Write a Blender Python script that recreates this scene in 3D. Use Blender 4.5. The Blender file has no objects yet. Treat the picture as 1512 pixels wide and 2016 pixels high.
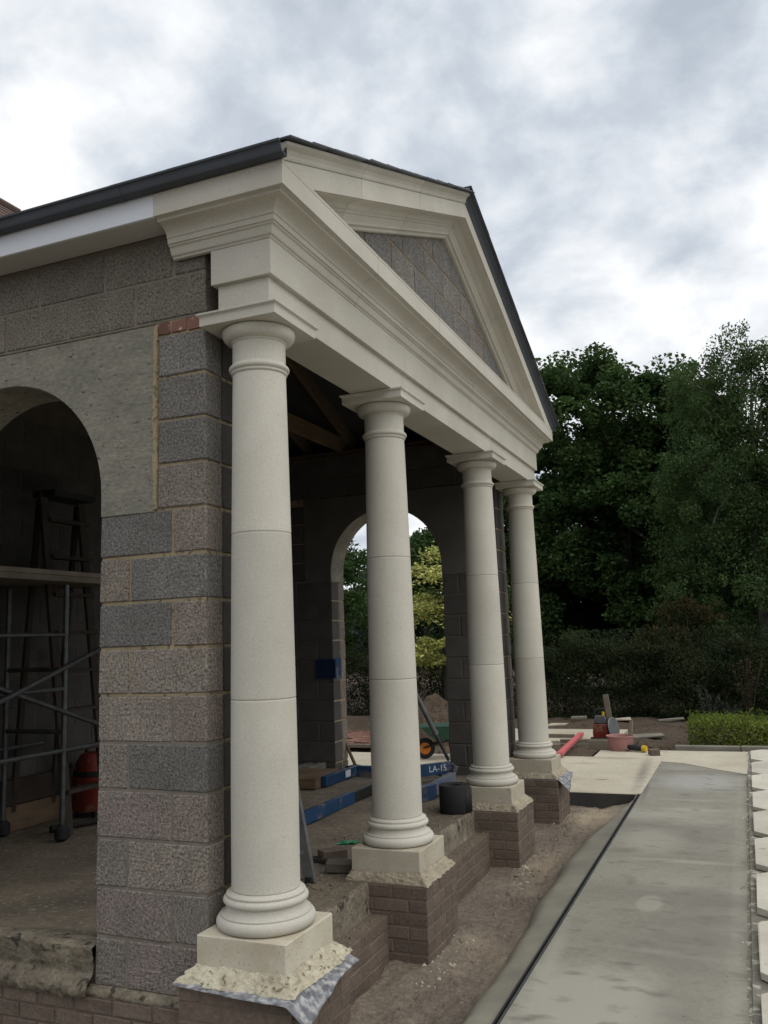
import bpy, bmesh, math, random
import numpy as np
from mathutils import Vector, Matrix, noise as mnoise

S = bpy.context.scene
COL = S.collection
R_ = random.Random(7)
NP = np.random.default_rng(11)

# ------------------------------------------------------------------ camera
cam_d = bpy.data.cameras.new('camera')
cam = bpy.data.objects.new('camera', cam_d)
COL.objects.link(cam)
cr = Vector((0.92236, 0.38488, -0.03362))
cu = Vector((0.08643, -0.12075, 0.98891))
cf = Vector((-0.37655, 0.91503, 0.14464))
cm = Matrix((cr, cu, -cf)).transposed().to_4x4()
cm.translation = Vector((2.3552, -3.4641, 1.3617))
cam.matrix_world = cm
cam_d.sensor_fit = 'VERTICAL'
cam_d.sensor_height = 36.0
cam_d.lens = 36.0 * 1690.13 / 2016.0
cam_d.clip_start = 0.05
cam_d.clip_end = 2000
S.camera = cam
S.render.resolution_x = 768
S.render.resolution_y = 1024

# ------------------------------------------------------------------ sky + sun
SUN_EL, SUN_AZ = math.radians(56), math.radians(105)    # azimuth clockwise from +Y
world = bpy.data.worlds.new('World')
S.world = world
world.use_nodes = True
wn, wl = world.node_tree.nodes, world.node_tree.links
wn.clear()
def N(nodes, t, **kw):
    n = nodes.new(t)
    for k, v in kw.items():
        if k.startswith('i_'):
            n.inputs[k[2:].replace('_', ' ')].default_value = v
        else:
            setattr(n, k, v)
    return n
w_out = N(wn, 'ShaderNodeOutputWorld')
w_bg = N(wn, 'ShaderNodeBackground')
w_bg.inputs['Strength'].default_value = 0.1
sky = N(wn, 'ShaderNodeTexSky', sky_type='NISHITA', sun_disc=False, sun_elevation=SUN_EL, sun_rotation=SUN_AZ)
tc = N(wn, 'ShaderNodeTexCoord')
sep = N(wn, 'ShaderNodeSeparateXYZ')
wl.new(tc.outputs['Generated'], sep.inputs[0])
def wmath(op, a, b=None):
    n = N(wn, 'ShaderNodeMath', operation=op)
    for i, v in enumerate((a, b)):
        if v is None: continue
        if isinstance(v, (int, float)): n.inputs[i].default_value = v
        else: wl.new(v, n.inputs[i])
    return n.outputs[0]
zc = wmath('ADD', wmath('MAXIMUM', sep.outputs['Z'], 0.0), 0.45)
comb = N(wn, 'ShaderNodeCombineXYZ')
wl.new(wmath('DIVIDE', sep.outputs['X'], zc), comb.inputs[0])
wl.new(wmath('DIVIDE', sep.outputs['Y'], zc), comb.inputs[1])
comb.inputs[2].default_value = 3.7
def wnoise(scale, detail, rough, dist=0.0, off=(0, 0, 0)):
    m = N(wn, 'ShaderNodeMapping')
    m.inputs['Location'].default_value = off
    wl.new(comb.outputs[0], m.inputs['Vector'])
    n = N(wn, 'ShaderNodeTexNoise')
    n.inputs['Scale'].default_value = scale
    n.inputs['Detail'].default_value = detail
    n.inputs['Roughness'].default_value = rough
    n.inputs['Distortion'].default_value = dist
    wl.new(m.outputs[0], n.inputs['Vector'])
    return n.outputs['Fac']
def wramp(fac, stops):
    r = N(wn, 'ShaderNodeValToRGB')
    el = r.color_ramp.elements
    while len(el) < len(stops): el.new(0.5)
    for e, (p, c) in zip(el, stops):
        e.position = p; e.color = (*c, 1)
    wl.new(fac, r.inputs['Fac'])
    return r.outputs['Color']
big = wnoise(1.7, 3, 0.5, 0.2, (0.6, 1.3, 0))
mid = wnoise(4.6, 9, 0.56, 0.15, (3.1, 0.4, 0))
dens = wmath('ADD', wmath('MULTIPLY', big, 0.26), wmath('MULTIPLY', mid, 0.74))
def wlobe(d, ang, w):
    nrm_ = N(wn, 'ShaderNodeVectorMath', operation='DOT_PRODUCT')
    wl.new(tc.outputs['Generated'], nrm_.inputs[0]); nrm_.inputs[1].default_value = d
    q = N(wn, 'ShaderNodeMapRange', interpolation_type='SMOOTHSTEP')
    q.inputs['From Min'].default_value = math.cos(math.radians(ang)); q.inputs['From Max'].default_value = 1.0
    q.inputs['To Max'].default_value = w
    wl.new(nrm_.outputs['Value'], q.inputs['Value'])
    return q.outputs[0]
for d_, a_, w_ in (((-0.585, 0.569, 0.578), 9, 0.02), ((-0.638, 0.6, 0.483), 5, 0.07), ((-0.438, 0.688, 0.578), 8, 0.03), ((-0.509, 0.681, 0.526), 8, -0.07),
                   ((-0.311, 0.784, 0.537), 12, -0.07), ((-0.051, 0.816, 0.576), 7, -0.05), ((-0.172, 0.872, 0.459), 9, 0.03), ((-0.103, 0.824, 0.558), 6, 0.04), ((0.01, 0.88, 0.475), 10, -0.03), ((-0.108, 0.933, 0.343), 9, 0.03)):
    dens = wmath('ADD', dens, wlobe(d_, a_, w_))
cloud = wramp(dens, [(0.36, (4.1, 4.65, 5.35)), (0.44, (5.3, 5.8, 6.45)), (0.51, (6.9, 7.25, 7.7)), (0.58, (8.5, 8.65, 8.85)), (0.66, (10.6, 10.6, 10.6))])
gapn = wnoise(1.5, 7, 0.6, 0.5, (2.7, 5.2, 0))
gap = wramp(gapn, [(0.25, (0.0,) * 3), (0.33, (1.0,) * 3)])
wmix = N(wn, 'ShaderNodeMix', data_type='RGBA')
wl.new(gap, wmix.inputs['Factor'])
wl.new(sky.outputs[0], wmix.inputs['A'])
wl.new(cloud, wmix.inputs['B'])
wl.new(wmix.outputs['Result'], w_bg.inputs['Color'])
wl.new(w_bg.outputs[0], w_out.inputs['Surface'])

sun_d = bpy.data.lights.new('sun', 'SUN')
sun_d.energy = 1.3
sun_d.angle = math.radians(70)
sun_d.color = (1.0, 0.95, 0.88)
sun = bpy.data.objects.new('sun', sun_d)
COL.objects.link(sun)
sd = Vector((math.sin(SUN_AZ) * math.cos(SUN_EL), math.cos(SUN_AZ) * math.cos(SUN_EL), math.sin(SUN_EL)))
sun.rotation_euler = sd.to_track_quat('Z', 'Y').to_euler()
sun.location = (-10, 10, 30)
S.view_settings.view_transform = 'Standard'
S.view_settings.look = 'None'
S.view_settings.gamma = 1
S.view_settings.use_curve_mapping = False
S.view_settings.exposure = 0.22
S.render.engine = 'CYCLES'

# ------------------------------------------------------------------ helpers
def lin(r, g, b, k=1.0):
    f = lambda c: ((c / 255) / 12.92 if c / 255 <= 0.04045 else ((c / 255 + 0.055) / 1.055) ** 2.4)
    return tuple(min(0.9, f(c) * k) for c in (r, g, b))

def tag(o, label=None, cat=None, group=None, kind=None):
    if label: o['label'] = label
    if cat: o['category'] = cat
    if group: o['group'] = group
    if kind: o['kind'] = kind
    return o

def empty(name, loc=(0, 0, 0), label=None, cat=None, group=None, rz=0):
    o = bpy.data.objects.new(name, None)
    o.empty_display_size = 0.1
    o.location = loc
    o.rotation_euler = (0, 0, rz)
    COL.objects.link(o)
    return tag(o, label, cat, group)

def mesh_of(name, verts, faces, smooth=False, mat=None):
    me = bpy.data.meshes.new(name)
    me.from_pydata([tuple(v) for v in verts], [], [tuple(f) for f in faces])
    me.update()
    if smooth:
        me.polygons.foreach_set('use_smooth', [True] * len(me.polygons))
    if mat: me.materials.append(mat)
    return me

def link(name, me, parent=None, loc=(0, 0, 0), rot=(0, 0, 0), color=None):
    o = bpy.data.objects.new(name, me)
    COL.objects.link(o)
    o.location = loc
    o.rotation_euler = rot
    if parent: o.parent = parent
    if color: o.color = (*color, 1)
    return o

class MB:
    """collects shapes for one mesh object"""
    def __init__(s): s.v, s.f = [], []
    def add(s, v, f):
        b = len(s.v)
        s.v += [tuple(q) for q in v]
        s.f += [tuple(i + b for i in q) for q in f]
        return s
    def box(s, lo, hi, M=None):
        v = [Vector((x, y, z)) for x in (lo[0], hi[0]) for y in (lo[1], hi[1]) for z in (lo[2], hi[2])]
        if M: v = [M @ q for q in v]
        return s.add(v, [(0, 1, 3, 2), (4, 6, 7, 5), (0, 4, 5, 1), (2, 3, 7, 6), (0, 2, 6, 4), (1, 5, 7, 3)])
    def bar(s, a, b, w, h, up=(0, 0, 1)):
        a, b = Vector(a), Vector(b)
        d = (b - a).normalized()
        sd_ = d.cross(Vector(up))
        if sd_.length < 1e-4: sd_ = d.cross(Vector((1, 0, 0)))
        sd_.normalize(); u = sd_.cross(d)
        v = []
        for p in (a, b):
            for i, j in ((-1, -1), (1, -1), (1, 1), (-1, 1)):
                v.append(p + sd_ * (i * w / 2) + u * (j * h / 2))
        return s.add(v, [(0, 3, 2, 1), (4, 5, 6, 7)] + [(i, (i + 1) % 4, 4 + (i + 1) % 4, 4 + i) for i in range(4)])
    def tube(s, pts, r, n=10, cap=True):
        pts = [Vector(p) for p in pts]
        rs = r if isinstance(r, (list, tuple)) else [r] * len(pts)
        rings = []
        prev = None
        for i, p in enumerate(pts):
            d = (pts[min(i + 1, len(pts) - 1)] - pts[max(i - 1, 0)]).normalized()
            if prev is None:
                a = d.orthogonal().normalized()
            else:
                a = (prev - d * prev.dot(d)).normalized()
            prev = a
            b = d.cross(a)
            rings.append([p + (a * math.cos(t) + b * math.sin(t)) * rs[i] for t in [2 * math.pi * k / n for k in range(n)]])
        v = [q for rg in rings for q in rg]
        f = []
        for i in range(len(rings) - 1):
            for k in range(n):
                f.append((i * n + k, i * n + (k + 1) % n, (i + 1) * n + (k + 1) % n, (i + 1) * n + k))
        if cap:
            f.append(tuple(range(n))[::-1])
            f.append(tuple((len(rings) - 1) * n + k for k in range(n)))
        return s.add(v, f)
    def lathe(s, prof, n=64, c=(0, 0, 0), capb=True, capt=True):
        v, f = [], []
        for r, z in prof:
            for k in range(n):
                t = 2 * math.pi * k / n
                v.append((c[0] + r * math.cos(t), c[1] + r * math.sin(t), c[2] + z))
        for i in range(len(prof) - 1):
            for k in range(n):
                f.append((i * n + k, i * n + (k + 1) % n, (i + 1) * n + (k + 1) % n, (i + 1) * n + k))
        if capb: f.append(tuple(range(n))[::-1])
        if capt: f.append(tuple((len(prof) - 1) * n + k for k in range(n)))
        return s.add(v, f)
    def loft(s, rings, closed=True, caps=True):
        n = len(rings[0]); v = [q for r in rings for q in r]; f = []
        for i in range(len(rings) - 1):
            for k in range(n if closed else n - 1):
                f.append((i * n + k, i * n + (k + 1) % n, (i + 1) * n + (k + 1) % n, (i + 1) * n + k))
        if caps:
            f.append(tuple(range(n))[::-1])
            f.append(tuple((len(rings) - 1) * n + k for k in range(n)))
        return s.add(v, f)
    def fix(s, me):
        bm = bmesh.new(); bm.from_mesh(me)
        bmesh.ops.recalc_face_normals(bm, faces=bm.faces)
        bm.to_mesh(me); bm.free()
    def build(s, name, mat, parent=None, loc=(0, 0, 0), rot=(0, 0, 0), smooth=False, bevel=0, angle=35, color=None):
        me = mesh_of(name, s.v, s.f, False, mat)
        s.fix(me)
        if bevel:
            bm = bmesh.new(); bm.from_mesh(me)
            bmesh.ops.remove_doubles(bm, verts=bm.verts, dist=1e-5)
            ed = [e for e in bm.edges if len(e.link_faces) == 2 and e.calc_face_angle(0) > 0.5]
            bmesh.ops.bevel(bm, geom=ed, offset=bevel, segments=1, affect='EDGES', clamp_overlap=True)
            bm.to_mesh(me); bm.free()
        if smooth:
            me.polygons.foreach_set('use_smooth', [True] * len(me.polygons))
            bm = bmesh.new(); bm.from_mesh(me)
            for e in bm.edges:
                if len(e.link_faces) == 2 and e.calc_face_angle(0) > math.radians(angle): e.smooth = False
            bm.to_mesh(me); bm.free()
        return link(name, me, parent, loc, rot, color)

def fbm(p, o=4):
    return mnoise.fractal(Vector(p), 1.0, 2.0, o)

def grid(name, x0, x1, y0, y1, nx, ny, zf, mat, parent=None, smooth=True, skirt=0):
    v = []; f = []
    for j in range(ny + 1):
        for i in range(nx + 1):
            x = x0 + (x1 - x0) * i / nx; y = y0 + (y1 - y0) * j / ny
            q = zf(x, y)
            v.append(q if isinstance(q, tuple) else (x, y, q))
    for j in range(ny):
        for i in range(nx):
            a = j * (nx + 1) + i
            f.append((a, a + 1, a + nx + 2, a + nx + 1))
    return link(name, mesh_of(name, v, f, smooth, mat), parent)

# ------------------------------------------------------------------ materials
def pmat(name, c1, c2, scale=4.0, rough=0.85, bump=0.0, bscale=60.0, bdist=0.004, spk=None, spk_scale=120.0, spk_lo=0.62, spk_hi=0.7,
         rnd=0.0, objcol=False, island=0.0, stain=None, stain_scale=1.5, stain_amt=0.5, stretch=(1, 1, 1), trans=0.0, metallic=0.0, spec=0.3, pits=None, grain=0.0, grain_scale=110.0, marks=()):
    m = bpy.data.materials.new(name); m.use_nodes = True
    nt = m.node_tree; n, l = nt.nodes, nt.links
    b = n['Principled BSDF']
    b.inputs['Roughness'].default_value = rough
    b.inputs['Metallic'].default_value = metallic
    b.inputs['Specular IOR Level'].default_value = spec
    geo = n.new('ShaderNodeNewGeometry')
    mp = n.new('ShaderNodeMapping'); mp.inputs['Scale'].default_value = stretch
    l.new(geo.outputs['Position'], mp.inputs['Vector'])
    def noise(sc, det=4, ro=0.55):
        t = n.new('ShaderNodeTexNoise')
        t.inputs['Scale'].default_value = sc; t.inputs['Detail'].default_value = det; t.inputs['Roughness'].default_value = ro
        l.new(mp.outputs[0], t.inputs['Vector'])
        return t.outputs['Fac']
    def mr(x, a, b_):
        q = n.new('ShaderNodeMapRange'); q.inputs['From Min'].default_value = a; q.inputs['From Max'].default_value = b_
        l.new(x, q.inputs['Value']); return q.outputs['Result']
    def mix(f, a, b_, mode='MIX'):
        q = n.new('ShaderNodeMix'); q.data_type = 'RGBA'; q.blend_type = mode
        for k, val in (('Factor', f), ('A', a), ('B', b_)):
            if isinstance(val, (int, float)): q.inputs[k].default_value = val
            elif isinstance(val, tuple): q.inputs[k].default_value = (*val[:3], 1)
            else: l.new(val, q.inputs[k])
        return q.outputs['Result']
    col = mix(mr(noise(scale), 0.3, 0.7), c1, c2)
    oi = n.new('ShaderNodeObjectInfo')
    def mark(cx, cy, rx, ry, rot, c, st, soft, jag, js):
        q = n.new('ShaderNodeMapping'); q.vector_type = 'TEXTURE'
        q.inputs['Location'].default_value = (cx, cy, -0.41); q.inputs['Rotation'].default_value = (0, 0, rot); q.inputs['Scale'].default_value = (rx, ry, 1)
        l.new(geo.outputs['Position'], q.inputs['Vector'])
        ln_ = n.new('ShaderNodeVectorMath'); ln_.operation = 'LENGTH'; l.new(q.outputs[0], ln_.inputs[0])
        ns = n.new('ShaderNodeTexNoise'); ns.inputs['Scale'].default_value = js; ns.inputs['Detail'].default_value = 5; ns.inputs['Roughness'].default_value = 0.6
        l.new(geo.outputs['Position'], ns.inputs['Vector'])
        md = n.new('ShaderNodeMath'); md.operation = 'MULTIPLY_ADD'; l.new(ns.outputs['Fac'], md.inputs[0]); md.inputs[1].default_value = jag; l.new(ln_.outputs['Value'], md.inputs[2])
        mq = n.new('ShaderNodeMapRange'); mq.inputs['From Min'].default_value = 1 + jag * 0.5; mq.inputs['From Max'].default_value = 1 + jag * 0.5 - soft; mq.inputs['To Max'].default_value = st
        l.new(md.outputs[0], mq.inputs['Value'])
        return mq.outputs['Result']
    if grain:
        gq = n.new('ShaderNodeMapRange'); gq.inputs['From Min'].default_value = 0.3; gq.inputs['From Max'].default_value = 0.7
        gq.inputs['To Min'].default_value = 1 - grain; gq.inputs['To Max'].default_value = 1 + grain
        l.new(noise(grain_scale, 3, 0.7), gq.inputs['Value'])
        gm = n.new('ShaderNodeVectorMath'); gm.operation = 'SCALE'; l.new(col, gm.inputs[0]); l.new(gq.outputs[0], gm.inputs['Scale'])
        col = gm.outputs[0]
    if objcol: col = mix(1.0, col, oi.outputs['Color'], 'MULTIPLY')
    if stain: col = mix(mr(noise(stain_scale, 6, 0.62), 0.55, 0.55 + 0.25 * stain_amt + 0.02), col, stain)
    for mk in marks: col = mix(mark(*mk[:5], None, *mk[6:]), col, mk[5])
    if spk: col = mix(mr(noise(spk_scale, 2, 0.5), spk_lo, spk_hi), col, spk)
    if pits: col = mix(mr(noise(spk_scale * 0.8, 2, 0.6), 0.40, 0.33), col, pits)
    if rnd or island:
        h = n.new('ShaderNodeHueSaturation')
        src = oi.outputs['Random'] if rnd else geo.outputs['Random Per Island']
        amt = rnd or island
        q = n.new('ShaderNodeMapRange'); q.inputs['To Min'].default_value = 1 - amt; q.inputs['To Max'].default_value = 1 + amt
        l.new(src, q.inputs['Value']); l.new(q.outputs[0], h.inputs['Value']); l.new(col, h.inputs['Color'])
        col = h.outputs[0]
    l.new(col, b.inputs['Base Color'])
    if bump:
        bp = n.new('ShaderNodeBump'); bp.inputs['Strength'].default_value = bump; bp.inputs['Distance'].default_value = bdist
        l.new(noise(bscale, 6, 0.65), bp.inputs['Height']); l.new(bp.outputs[0], b.inputs['Normal'])
    if trans:
        tr = n.new('ShaderNodeBsdfTranslucent'); l.new(col, tr.inputs['Color'])
        ms = n.new('ShaderNodeMixShader'); ms.inputs[0].default_value = trans
        l.new(b.outputs[0], ms.inputs[1]); l.new(tr.outputs[0], ms.inputs[2])
        l.new(ms.outputs[0], n['Material Output'].inputs['Surface'])
    return m

def flat(name, c, rough=0.5, metallic=0.0, bump=0.05, var=0.25, sc=8):
    return pmat(name, c, tuple(q * (1 - var) for q in c), sc, rough, bump, 150, 0.002, metallic=metallic)

M = {}
M['stone'] = pmat('cast_stone', (0.555, 0.53, 0.458), (0.455, 0.43, 0.362), 1.6, 0.85, 0.25, 260, 0.0015, spk=(0.33, 0.30, 0.24), spk_scale=70, spk_lo=0.68, spk_hi=0.78, grain=0.09, grain_scale=110,
                  stain=(0.47, 0.435, 0.35), stain_scale=2.4, stain_amt=1.1, rnd=0.09)
M['plinth'] = pmat('plinth_stone', (0.56, 0.52, 0.42), (0.45, 0.41, 0.32), 5, 0.88, 0.35, 120, 0.002, spk=(0.36, 0.30, 0.2), spk_scale=90, stain=(0.34, 0.27, 0.17), stain_scale=4, stain_amt=1.4)
M['plinth_dirty'] = pmat('plinth_stone_dusty', (0.46, 0.42, 0.33), (0.35, 0.31, 0.235), 4, 0.9, 0.35, 120, 0.002, spk=(0.28, 0.23, 0.16), spk_scale=70, stain=(0.27, 0.215, 0.15), stain_scale=3, stain_amt=1.4)
M['skirt_dirty'] = pmat('dusty_bedding_mortar', (0.42, 0.37, 0.275), (0.28, 0.24, 0.175), 7, 0.95, 1.0, 60, 0.012, stain=(0.21, 0.175, 0.13), stain_scale=6, stain_amt=0.9, grain=0.22, grain_scale=60)
M['joint'] = pmat('stone_joint', (0.42, 0.39, 0.32), (0.33, 0.30, 0.25), 20, 0.9)
M['block'] = pmat('aggregate_block', (1.0, 1.0, 1.0), (0.78, 0.78, 0.77), 6, 0.97, 1.0, 75, 0.018, objcol=True, grain=0.62, grain_scale=78, pits=(0.10, 0.09, 0.08), spk_scale=70)
M['block_in'] = pmat('shaded_inner_block', (0.09, 0.083, 0.075), (0.065, 0.061, 0.055), 5, 0.97, 0.8, 80, 0.01, grain=0.3, rnd=0.12)  # block colour darkened to stand in for the shade indoors
M['lintel_in'] = pmat('shaded_inner_lintel', (0.115, 0.107, 0.094), (0.085, 0.08, 0.07), 3, 0.95, 0.5, 30, 0.006)  # lintel colour with the interior shade put into it
M['mortar_in'] = pmat('shaded_inner_mortar', (0.105, 0.092, 0.074), (0.08, 0.07, 0.058), 9, 0.95)  # mortar darkened for interior shade; also colours one loose brick
M['mortar'] = pmat('sand_mortar', (0.36, 0.285, 0.17), (0.26, 0.21, 0.135), 7, 0.95, 0.9, 50, 0.008, spk=(0.13, 0.115, 0.09), spk_scale=35, spk_lo=0.58, spk_hi=0.66)
M['mortar_ped'] = pmat('ochre_mortar', (0.33, 0.25, 0.145), (0.26, 0.20, 0.12), 9, 0.95, 0.8, 60, 0.006)
M['mortar_grey'] = pmat('grey_mortar', (0.215, 0.19, 0.152), (0.155, 0.138, 0.112), 9, 0.95, 0.8, 60, 0.006)
M['lintel'] = pmat('cast_concrete', (0.245, 0.23, 0.18), (0.155, 0.15, 0.124), 3.2, 0.9, 0.7, 30, 0.006, stretch=(1, 1, 2.2), stain=(0.135, 0.122, 0.092), stain_scale=2.2, stain_amt=1.2, spk=(0.05, 0.05, 0.045), spk_scale=22, spk_lo=0.66, spk_hi=0.70, grain=0.25, grain_scale=26)
M['skirt'] = pmat('bedding_mortar', (0.60, 0.555, 0.42), (0.43, 0.385, 0.28), 10, 0.95, 1.0, 60, 0.012, stain=(0.30, 0.26, 0.19), stain_scale=12, stain_amt=0.6, grain=0.18, grain_scale=60, pits=(0.2, 0.165, 0.11), spk_scale=40)
M['lead'] = pmat('lead_sheet', (0.095, 0.098, 0.112), (0.22, 0.222, 0.235), 14, 0.8, 0.6, 50, 0.005, metallic=0.0, spk=(0.42, 0.42, 0.41), spk_scale=30, spk_lo=0.45, spk_hi=0.72, grain=0.3, grain_scale=40)
M['brick'] = pmat('muddy_brick', (0.148, 0.112, 0.086), (0.114, 0.089, 0.070), 5, 0.94, 0.7, 60, 0.006, rnd=0.15, stain=(0.185, 0.148, 0.112), stain_scale=2.2, stain_amt=1.3, grain=0.25, grain_scale=60)
M['brick_joint'] = pmat('brick_mortar', (0.155, 0.12, 0.09), (0.118, 0.092, 0.07), 12, 0.95, 0.6, 60, 0.005)
M['redbrick'] = pmat('red_brick', (0.20, 0.095, 0.07), (0.14, 0.075, 0.058), 9, 0.92, 0.5, 70, 0.004, rnd=0.2, spk=(0.4, 0.34, 0.28), spk_scale=25, spk_lo=0.62, spk_hi=0.7)
M['floor'] = pmat('dusty_floor', (0.18, 0.147, 0.107), (0.098, 0.082, 0.062), 2.2, 0.95, 0.9, 24, 0.012, stain=(0.23, 0.195, 0.145), stain_scale=1.7, stain_amt=1.0, spk=(0.30, 0.27, 0.22), spk_scale=40, spk_lo=0.64, spk_hi=0.70, grain=0.22, grain_scale=20)
M['ledge'] = pmat('broken_screed_edge', (0.215, 0.185, 0.135), (0.12, 0.10, 0.075), 4, 0.97, 1.0, 30, 0.02, stain=(0.30, 0.26, 0.19), stain_scale=3, stain_amt=0.8, grain=0.35, grain_scale=40, pits=(0.05, 0.045, 0.035), spk_scale=16)
LT, LW, DK, DW = (0.36, 0.347, 0.29), (0.46, 0.46, 0.445), (0.12, 0.114, 0.096), (0.15, 0.146, 0.122)
M['soil'] = pmat('trench_soil', (0.222, 0.182, 0.142), (0.138, 0.115, 0.092), 2.2, 0.98, 1.0, 35, 0.02, stain=(0.26, 0.21, 0.15), stain_scale=1.6, stain_amt=0.8, spk=(0.32, 0.28, 0.22), spk_scale=45, spk_lo=0.66, spk_hi=0.72, grain=0.3, grain_scale=28, marks=(
    (0.75, 5.9, 0.35, 0.75, 0, (0.40, 0.33, 0.23), 0.8, 0.9, 0.9, 4), (0.65, 3.9, 0.18, 0.5, 0, (0.33, 0.27, 0.19), 0.6, 0.9, 0.9, 5), (0.62, 2.0, 0.14, 0.4, 0, (0.31, 0.26, 0.185), 0.5, 0.9, 0.9, 6), (0.95, 2.5, 0.06, 3.5, 0, (0.085, 0.075, 0.062), 0.6, 0.8, 0.8, 5)))
M['soil_dark'] = pmat('garden_soil', (0.11, 0.08, 0.055), (0.07, 0.052, 0.038), 2.5, 0.98, 1.0, 25, 0.03, spk=(0.2, 0.16, 0.12), spk_scale=30, spk_lo=0.66, spk_hi=0.7)
M['path'] = pmat('fresh_concrete', (0.285, 0.270, 0.220), (0.19, 0.181, 0.148), 0.9, 0.75, 0.3, 60, 0.004, stretch=(0.75, 1.25, 1), stain=(0.34, 0.328, 0.275), stain_scale=0.8, stain_amt=0.9, spk=(0.14, 0.135, 0.113), spk_scale=7, spk_lo=0.58, spk_hi=0.82, grain=0.13, grain_scale=45, marks=(
    (1.622, 2.63, 0.095, 0.20, 0, LT, 0.5, 0.25, 0.25, 6), (1.55, 0.95, 0.42, 0.62, 0.3, LT, 0.75, 0.35, 1.1, 3.5), (1.45, 4.45, 0.36, 0.55, 0.2, LT, 0.55, 0.6, 0.6, 4),
    (1.22, 1.4, 0.07, 1.0, 0.05, LT, 0.5, 0.8, 0.6, 5), (1.75, 3.75, 0.55, 0.07, 0.04, LT, 0.6, 0.7, 0.5, 4), (1.75, 5.75, 0.50, 0.10, 0.0, LT, 0.6, 0.8, 0.5, 4), (1.7, 6.25, 0.5, 0.08, 0.03, LT, 0.5, 0.8, 0.5, 4), (1.85, 1.75, 0.5, 0.06, -0.1, LT, 0.35, 0.8, 0.5, 4),
    (1.7, 7.4, 0.62, 0.75, 0, LW, 0.42, 0.6, 0.5, 3), (1.95, 6.9, 0.22, 0.06, 0.05, DK, 0.6, 0.8, 0.7, 6), (1.3, 4.0, 0.16, 0.12, 0.0, DK, 0.5, 0.8, 0.8, 6), (1.75, 4.0, 0.16, 0.07, 0.0, DK, 0.4, 0.8, 0.8, 6), (1.45, 3.1, 0.06, 0.12, 0.0, DK, 0.4, 0.8, 0.9, 8),
    (1.95, 2.2, 0.30, 1.1, 0.0, DW, 0.45, 0.9, 0.6, 2), (1.9, 0.7, 0.25, 0.8, 0.0, DW, 0.5, 0.9, 0.6, 2), (1.165, 6.9, 0.05, 1.1, 0.06, DK, 0.7, 0.8, 0.8, 9)))
M['haunch'] = pmat('wet_concrete', (0.235, 0.222, 0.178), (0.16, 0.15, 0.122), 2.5, 0.85, 0.5, 45, 0.006)
M['cream'] = pmat('cream_concrete', (0.51, 0.465, 0.365), (0.43, 0.39, 0.305), 1.3, 0.9, 0.4, 50, 0.004, stain=(0.38, 0.33, 0.25), stain_scale=1.4, stain_amt=0.8, spk=(0.3, 0.26, 0.2), spk_scale=18, spk_lo=0.66, spk_hi=0.72, grain=0.08, grain_scale=30, marks=(
    (1.02, 8.0, 0.10, 1.7, 0.045, DK, 0.6, 0.9, 0.9, 7), (0.62, 7.35, 0.10, 0.05, 0.4, DK, 0.7, 0.7, 0.9, 12), (0.2, 8.6, 0.3, 0.12, 0.1, (0.3, 0.25, 0.18), 0.6, 0.9, 0.9, 6), (0.1, 7.4, 0.35, 0.15, 0.2, (0.34, 0.28, 0.2), 0.6, 0.9, 0.9, 6), (0.5, 9.15, 0.5, 0.15, 0, (0.28, 0.23, 0.165), 0.7, 0.9, 0.9, 6), (1.7, 8.35, 0.55, 0.05, -0.72, DK, 0.5, 0.8, 0.8, 9)))
M['slabedge'] = pmat('damp_slab_edge', (0.062, 0.060, 0.055), (0.045, 0.043, 0.04), 5, 0.9, 0.5, 40, 0.005)
M['flag'] = pmat('limestone_flag', (0.57, 0.54, 0.455), (0.45, 0.42, 0.345), 2.2, 0.8, 0.3, 60, 0.003, rnd=0.11, grain=0.06, grain_scale=40, stain=(0.45, 0.41, 0.33), stain_scale=2.2, stain_amt=0.8, spk=(0.3, 0.28, 0.22), spk_scale=14, spk_lo=0.68, spk_hi=0.72)
M['bed'] = pmat('bedding_screed', (0.24, 0.225, 0.185), (0.17, 0.16, 0.13), 12, 0.95, 0.9, 40, 0.012, spk=(0.42, 0.4, 0.34), spk_scale=16, spk_lo=0.56, spk_hi=0.62)
M['slate'] = pmat('roof_slate', (0.085, 0.092, 0.105), (0.06, 0.065, 0.075), 6, 0.6, 0.4, 40, 0.004, rnd=0.2)
M['gutter'] = pmat('gutter_plastic', (0.075, 0.084, 0.097), (0.06, 0.067, 0.078), 5, 0.8, 0.02, 50)
M['white'] = pmat('white_board', (0.66, 0.68, 0.71), (0.60, 0.62, 0.65), 2, 0.6, 0.1, 80, stain=(0.5, 0.5, 0.49), stain_scale=1.5, stain_amt=0.8)
M['soffit'] = pmat('soffit_board', (0.50, 0.50, 0.47), (0.43, 0.43, 0.40), 2, 0.75, 0.1, 80)
M['felt'] = pmat('roof_felt', (0.05, 0.05, 0.052), (0.035, 0.035, 0.037), 3, 0.9)
M['timber'] = pmat('raw_timber', (0.16, 0.11, 0.065), (0.10, 0.07, 0.045), 4, 0.85, 0.3, 60, 0.003, stretch=(1, 1, 6), rnd=0.15)
M['timber_grey'] = pmat('weathered_timber', (0.21, 0.18, 0.14), (0.13, 0.11, 0.085), 6, 0.9, 0.4, 60, 0.004, rnd=0.15)
M['timber_dark'] = pmat('dark_timber', (0.05, 0.038, 0.029), (0.03, 0.024, 0.019), 6, 0.85, 0.3, 60, 0.003)
M['galv'] = pmat('galvanised_tube', (0.13, 0.133, 0.133), (0.08, 0.083, 0.083), 12, 0.45, 0.1, 80, metallic=0.7)
M['alu'] = pmat('aluminium', (0.26, 0.265, 0.265), (0.17, 0.175, 0.175), 10, 0.45, 0.1, 80, metallic=0.6)
M['dark'] = flat('dark_plastic', (0.02, 0.02, 0.021), 0.5)
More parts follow.
